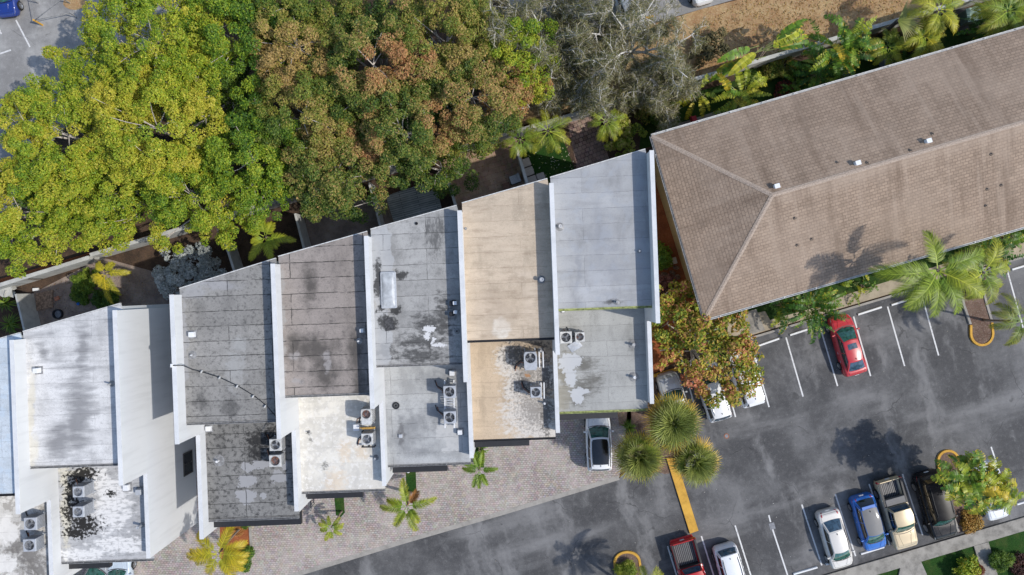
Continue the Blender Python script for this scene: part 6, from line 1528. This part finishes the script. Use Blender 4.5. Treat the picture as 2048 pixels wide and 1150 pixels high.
def rosette(label, px, py, Rm, h, seed, n=60, pal=GR, bias=.6, name='spiky_plant', w=.06):
    rng = np.random.default_rng(seed); c = W(px, py, h * .5); r = thing(name, label, 'plant', (c.x, c.y, 0)); V, F, CC = [], [], []
    for i in range(n):
        az = rng.uniform(0, 6.283); el = rng.uniform(.1, 1.35); L = Rm * rng.uniform(.75, 1.1); d = Vector((math.cos(az) * math.cos(el), math.sin(az) * math.cos(el), math.sin(el))); s = Vector((-math.sin(az), math.cos(az), 0)) * w * .5
        o = Vector((c.x, c.y, h * .35)) + d * .05; m1 = o + d * L * .55; e1 = m1 + (d + Vector((0, 0, -.9))).normalized() * L * .5
        k = len(V); V += [o - s * .7, o + s * .7, m1 + s, m1 - s, e1 + s * .1, e1 - s * .1]; F += [[k, k + 1, k + 2, k + 3], [k + 3, k + 2, k + 4, k + 5]]
        col = pal_mix(pal, np.array([bias + rng.normal(0, .18)]))[0]; CC += [tuple(col)] * 4 + [tuple(col * 1.25)] * 2
    V = [Vector((v.x, v.y, max(v.z, .03))) for v in V]
    np_mesh('leaves', np.array([tuple(v) for v in V]), np.array(F), np.array(CC), M['frond'], r)
    m = MB(); m.tube([(c.x, c.y, 0), (c.x, c.y, h * .4)], [.08, .06], 8); m.build('stem', M['palm_bark'], r)
rosette('spiky green plant beside the left yard wall, nearer the patio table', 12, 606, .85, 1.0, 511)
rosette('spiky green plant beside the left yard wall, nearer the white roofs', 22, 648, .95, 1.0, 512, 80)
rosette('small round green yucca between the driveway and the fan palms', 1258, 854, .65, .8, 513, 80)

# big-leaved plants along the eaves ---------------------------------------------
PL = [(.02, .065, .010), (.05, .135, .015), (.13, .235, .02), (.34, .37, .03), (.54, .37, .03)]
def paddle_plant(label, px, py, z, nl, L, seed, bias=.5, wid=.5, els=(.1, 1.2), azs=None, split=.6, base=None, name='broad_leaved_plant', arch=1.0, spread=.35):
    rng = np.random.default_rng(seed); c = W(px, py, z); bx = W(base[0], base[1], 0) if base else Vector((c.x, c.y, 0))
    r = thing(name, label, 'plant', (bx.x, bx.y, 0))
    m = MB(); st = max(.15, z - 1.0)
    for k in range(3):
        a = k * 2.1; o = Vector((.12 * math.cos(a), .12 * math.sin(a), 0)); m.tube([bx + o, bx.lerp(c, .5) + o + Vector((0, 0, 0)) - Vector((0, 0, .3)), Vector((c.x, c.y, st)) + o * 1.5], [.08, .07, .05], 7)
    m.build('stem', M['palm_bark'], r)
    for i in range(nl):
        V, F, CC = [], [], []
        az = azs[i % len(azs)] if azs else 6.283 * (i * .381966 % 1) + rng.uniform(-.3, .3); el = rng.uniform(*els); LL = L * rng.uniform(.75, 1.1); w = wid * rng.uniform(.8, 1.15)
        off = Vector((rng.normal(0, spread), rng.normal(0, spread), 0)); p = Vector((c.x, c.y, st)) + off * .5
        d = Vector((math.cos(az) * math.cos(el), math.sin(az) * math.cos(el), math.sin(el))); pet = LL * .35
        s = Vector((-math.sin(az), math.cos(az), 0)); roll = rng.uniform(-.5, .5)
        k = len(V); q = p + d * pet; V += [p - s * .03, q - s * .02, q + s * .02, p + s * .03]; F.append([k, k + 1, k + 2, k + 3]); CC += [(.22, .26, .08)] * 4
        n = 20; pts = [q]; e = el
        for j in range(n):
            e -= arch * (.7 + 1.6 * j / n) / n; d = Vector((math.cos(az) * math.cos(e), math.sin(az) * math.cos(e), math.sin(e))); pts.append(pts[-1] + d * LL / n)
        cb = pal_mix(PL, np.array([bias + rng.normal(0, .16)]))[0]; old = rng.uniform() < .14
        for j in range(n):
            t0, t1 = j / n, (j + 1) / n; f = lambda t: w * .5 * (math.sin(math.pi * min(1, .06 + t * .94)) ** .55) * (1 - .25 * t)
            dd = (pts[j + 1] - pts[j]).normalized(); up = s.cross(dd).normalized(); up = up if up.z > 0 else -up
            for sg in (-1, 1):
                side = (s * sg * math.cos(roll) + up * (.30 + sg * math.sin(roll)) ).normalized(); dr = Vector((0, 0, -rng.uniform(.0, .45)))
                sp = rng.uniform() < split; cut = .022 * LL if sp else 0.0
                a, b2 = pts[j], pts[j + 1] - dd * cut
                ma, mb = a + side * f(t0) * .55, b2 + side * f(t1) * .55; sw = dd * (.10 * w)
                ea, eb = ma + (side + dr).normalized() * f(t0) * .5 + sw, mb + (side + dr).normalized() * f(t1) * .5 + sw - dd * cut * 1.5
                k = len(V); V += [a, b2, mb, ma, eb, ea]; F += [[k, k + 1, k + 2, k + 3], [k + 3, k + 2, k + 4, k + 5]]
                q2 = rng.uniform(.85, 1.15); edge = np.array((.58, .42, .04)) if (old or rng.uniform() < .18) else np.array(cb) * 1.15
                CC += [tuple(np.minimum(1, np.array(cb) * 1.25 * q2))] * 2 + [tuple(cb * q2)] * 2 + [tuple(edge * q2)] * 2
        np_mesh('leaf_blade', np.array([tuple(v) for v in V]), np.array(F), np.array(CC), M['frond'], r)
    return r
paddle_plant('large green broad-leaved clump at the middle of the north eave', 1688, 95, 4.2, 54, 2.0, 601, .42, .6, (.0, 1.2), spread=1.1)
paddle_plant('lower green broad-leaved clump at the north eave, below the large one', 1645, 138, 2.6, 26, 1.4, 602, .36, .5, (.0, 1.1), spread=.6)
paddle_plant('big tattered leaves leaning over the boundary wall towards the dry verge', 1540, 88, 4.0, 10, 3.0, 603, .60, .75, (.0, .45), azs=az_img(-25, -32, -18, 150, 158, -40, 140, -10, 165), split=.2, arch=.5, base=(1498, 140))
paddle_plant('bright yellow-green broad-leaved plant at the north eave', 1490, 185, 3.4, 26, 1.7, 604, .72, .6, (.0, 1.1), spread=.5)
paddle_plant('plant with yellow old leaves near the bare trees and the boundary wall', 1400, 180, 3.0, 9, 1.5, 605, .74, .55, (-.2, .8), azs=az_img(110, 150, 60, 180, 20, -60, 130, 80, -140))
paddle_plant('yellowish broad-leaved plant near the utility cabinet', 1868, 75, 3.0, 16, 1.3, 606, .62, .45, (.0, 1.1), spread=.5)
paddle_plant('green broad-leaved clump in the corner above the right end of the shingled roof', 2005, 50, 3.0, 34, 2.0, 607, .36, .5, (.0, 1.0), spread=.7)
paddle_plant('dark green broad-leaved clump half over the white wheel stop', 1632, 612, 3.4, 56, 1.9, 608, .26, .45, (-.1, 1.1), spread=.7)
paddle_plant('dark broad-leaved plant at the south eave, left of the clump by the red sedan', 1578, 608, 2.6, 24, 1.5, 609, .28, .45, (.0, 1.0), spread=.7)
paddle_plant('low green broad-leaved plants in the strip right of the red sedan', 1735, 572, 1.0, 18, .9, 615, .46, .3, (.0, 1.0), spread=.9)
paddle_plant('green broad-leaved plant at the far end of the south eave', 2040, 470, 3.0, 26, 1.6, 616, .40, .5, (-.1, 1.0), spread=.8)
paddle_plant('dark leafy plant on the shaded lawn left of the utility cabinet', 1800, 105, 1.6, 22, 1.3, 617, .34, .4, (.0, 1.0), spread=.9)
paddle_plant('dark leafy plant between the two clumps at the north eave', 1600, 165, 1.6, 16, 1.2, 618, .34, .4, (.0, 1.0), spread=.6)
paddle_plant('glossy broad-leaved clump at the south eave near the right edge', 1990, 500, 3.6, 44, 1.9, 610, .34, .5, (-.1, 1.0), spread=.9)
paddle_plant('large yellow-green broad-leaved plant over the black SUV', 1953, 970, 6.0, 58, 1.3, 611, .52, .8, (-.25, 1.0), split=.4, spread=.7, base=(1930, 990))
paddle_plant('yellow broad-leaved plant over the white car', 2000, 986, 5.6, 62, 1.35, 612, .64, .8, (-.3, 1.0), split=.4, spread=.9, base=(1950, 1000))
paddle_plant('small green plant on the grass strip beside the tan-roofed house', 959, 905, 1.2, 9, .7, 613, .40, .22, (.2, 1.1), spread=.2)
feather_palm('palm whose frond tips reach into the yellow arch left of the red pickup', 1290, 1188, 4.6, 14, 2.1, 614, bias=.5, els=(-.2, .7), ll=.6, n=32, droop=1.0, base=(1275, 1180))

# the single stiff fan leaf standing on a dark leaning stem by the boundary wall
rng = np.random.default_rng(77); b0, c0 = W(1757, 76, .3), W(1796, 41, 3.6)
r = thing('traveller_palm', 'stiff open fan of pale leaves on a dark leaning stem at the boundary wall', 'palm', (b0.x, b0.y, 0))
m = MB(); m.tube([Vector((b0.x, b0.y, 0)), b0.lerp(c0, .5), c0], [.22, .16, .13], 9); m.build('trunk', plain('dark_bark', (.05, .04, .035), .9, .4, 10), r)
V, F, CC = [], [], []
for i in range(26):
    a = R(-75 + 150 * i / 25) + R(-5); d = Vector((math.cos(a), math.sin(a), .35)).normalized(); L = rng.uniform(1.4, 1.9); s = Vector((-math.sin(a), math.cos(a), .0)) * .045
    p = Vector(c0); m1 = p + d * L * .6; e1 = m1 + (d + Vector((0, 0, -.3))).normalized() * L * .4
    k = len(V); V += [p - s * .3, p + s * .3, m1 + s, m1 - s, e1 + s * .2, e1 - s * .2]; F += [[k, k + 1, k + 2, k + 3], [k + 3, k + 2, k + 4, k + 5]]
    CC += [(.20, .24, .04)] * 2 + [(.34, .36, .12)] * 2 + [(.46, .38, .20)] * 2
np_mesh('fan_leaf', np.array([tuple(v) for v in V]), np.array(F), np.array(CC), M['frond'], r)

# loose leaf litter and blades of grass
def scatter_leaves(name, poly, n, size, pal, seed, z=.03, kind='stuff'):
    rng = np.random.default_rng(seed); P = np.array([(G(*p).x, G(*p).y) for p in poly]); lo, hi = P.min(0), P.max(0); out = []
    while len(out) < n:
        q = rng.uniform(lo, hi, (n, 2))
        for x, y in q:
            ins = False; j = len(P) - 1
            for i in range(len(P)):
                if (P[i, 1] > y) != (P[j, 1] > y) and x < (P[j, 0] - P[i, 0]) * (y - P[i, 1]) / (P[j, 1] - P[i, 1]) + P[i, 0]: ins = not ins
                j = i
            if ins: out.append((x, y))
    out = np.array(out[:n]); Q = np.concatenate([out, np.full((n, 1), z) + rng.uniform(0, .02, (n, 1))], 1)
    N = unit(np.array([0, 0, 1.0]) + rng.normal(0, .25, (n, 3))); V, F = leaf_quads(Q, N, size, rng, .5, .1)
    c = pal_mix(pal, rng.uniform(0, 1, n)); o = np_mesh(name, V, F, np.repeat(c, 4, 0), M['leaf']); tag(o, kind=kind); return o
scatter_leaves('fallen_leaves', [(905, 400), (880, 300), (1030, 270), (1085, 420), (930, 470)], 260, .12, [(.2, .1, .04), (.4, .3, .1)], 1)
scatter_leaves('fallen_petals', [(1048, 300), (1130, 270), (1175, 400), (1090, 430)], 200, .11, [(.6, .6, .5), (.5, .5, .4), (.4, .45, .1)], 2)
scatter_leaves('yard_litter', [(60, 592), (205, 520), (300, 560), (300, 640), (60, 690)], 700, .10, [(.2, .15, .1), (.35, .2, .08), (.1, .08, .06)], 3)
scatter_leaves('verge_litter', [(1380, 60), (1475, 4), (1830, -90), (1800, 35), (1400, 150)], 2500, .16, [(.34, .18, .06), (.5, .34, .12), (.22, .12, .05), (.55, .42, .2)], 4)
scatter_leaves('lot_litter', [(620, 1150), (1240, 965), (1500, 680), (2040, 540), (2040, 1020), (1640, 1140)], 90, .07, [(.6, .6, .58), (.4, .35, .25), (.7, .7, .7)], 5, .022)
# ------------------------------------------------------------------ light and camera
sd_ = Vector((.90, -.215, 1.0)).normalized()
L = bpy.data.lights.new('sun', 'SUN'); L.energy = 2.75; L.angle = R(.8); L.color = (1.0, .95, .88)
so = bpy.data.objects.new('sun', L); C.objects.link(so); so.rotation_euler = sd_.to_track_quat('Z', 'Y').to_euler(); so.location = sd_ * 80
w = bpy.data.worlds.new('World'); bpy.context.scene.world = w; w.use_nodes = True
nt = w.node_tree; nt.nodes.clear(); sky = nt.nodes.new('ShaderNodeTexSky'); sky.sky_type = 'NISHITA'; sky.sun_disc = False
sky.sun_elevation = math.asin(sd_.z); sky.sun_rotation = math.atan2(sd_.x, sd_.y)
bg = nt.nodes.new('ShaderNodeBackground'); bg.inputs[1].default_value = .15; ow = nt.nodes.new('ShaderNodeOutputWorld')
nt.links.new(sky.outputs[0], bg.inputs[0]); nt.links.new(bg.outputs[0], ow.inputs[0])
cam = bpy.data.cameras.new('drone_camera'); cam.sensor_width = 36; cam.lens = 36 * H * SC / 2048; cam.clip_end = 2000
co = bpy.data.objects.new('drone_camera', cam); C.objects.link(co); co.location = (0, 0, H); bpy.context.scene.camera = co
sc = bpy.context.scene
sc.view_settings.view_transform = 'Standard'; sc.view_settings.look = 'None'; sc.view_settings.exposure = .30; sc.view_settings.gamma = 1
sc.cycles.use_denoising = True; sc.cycles.max_bounces = 6; sc.cycles.transparent_max_bounces = 8
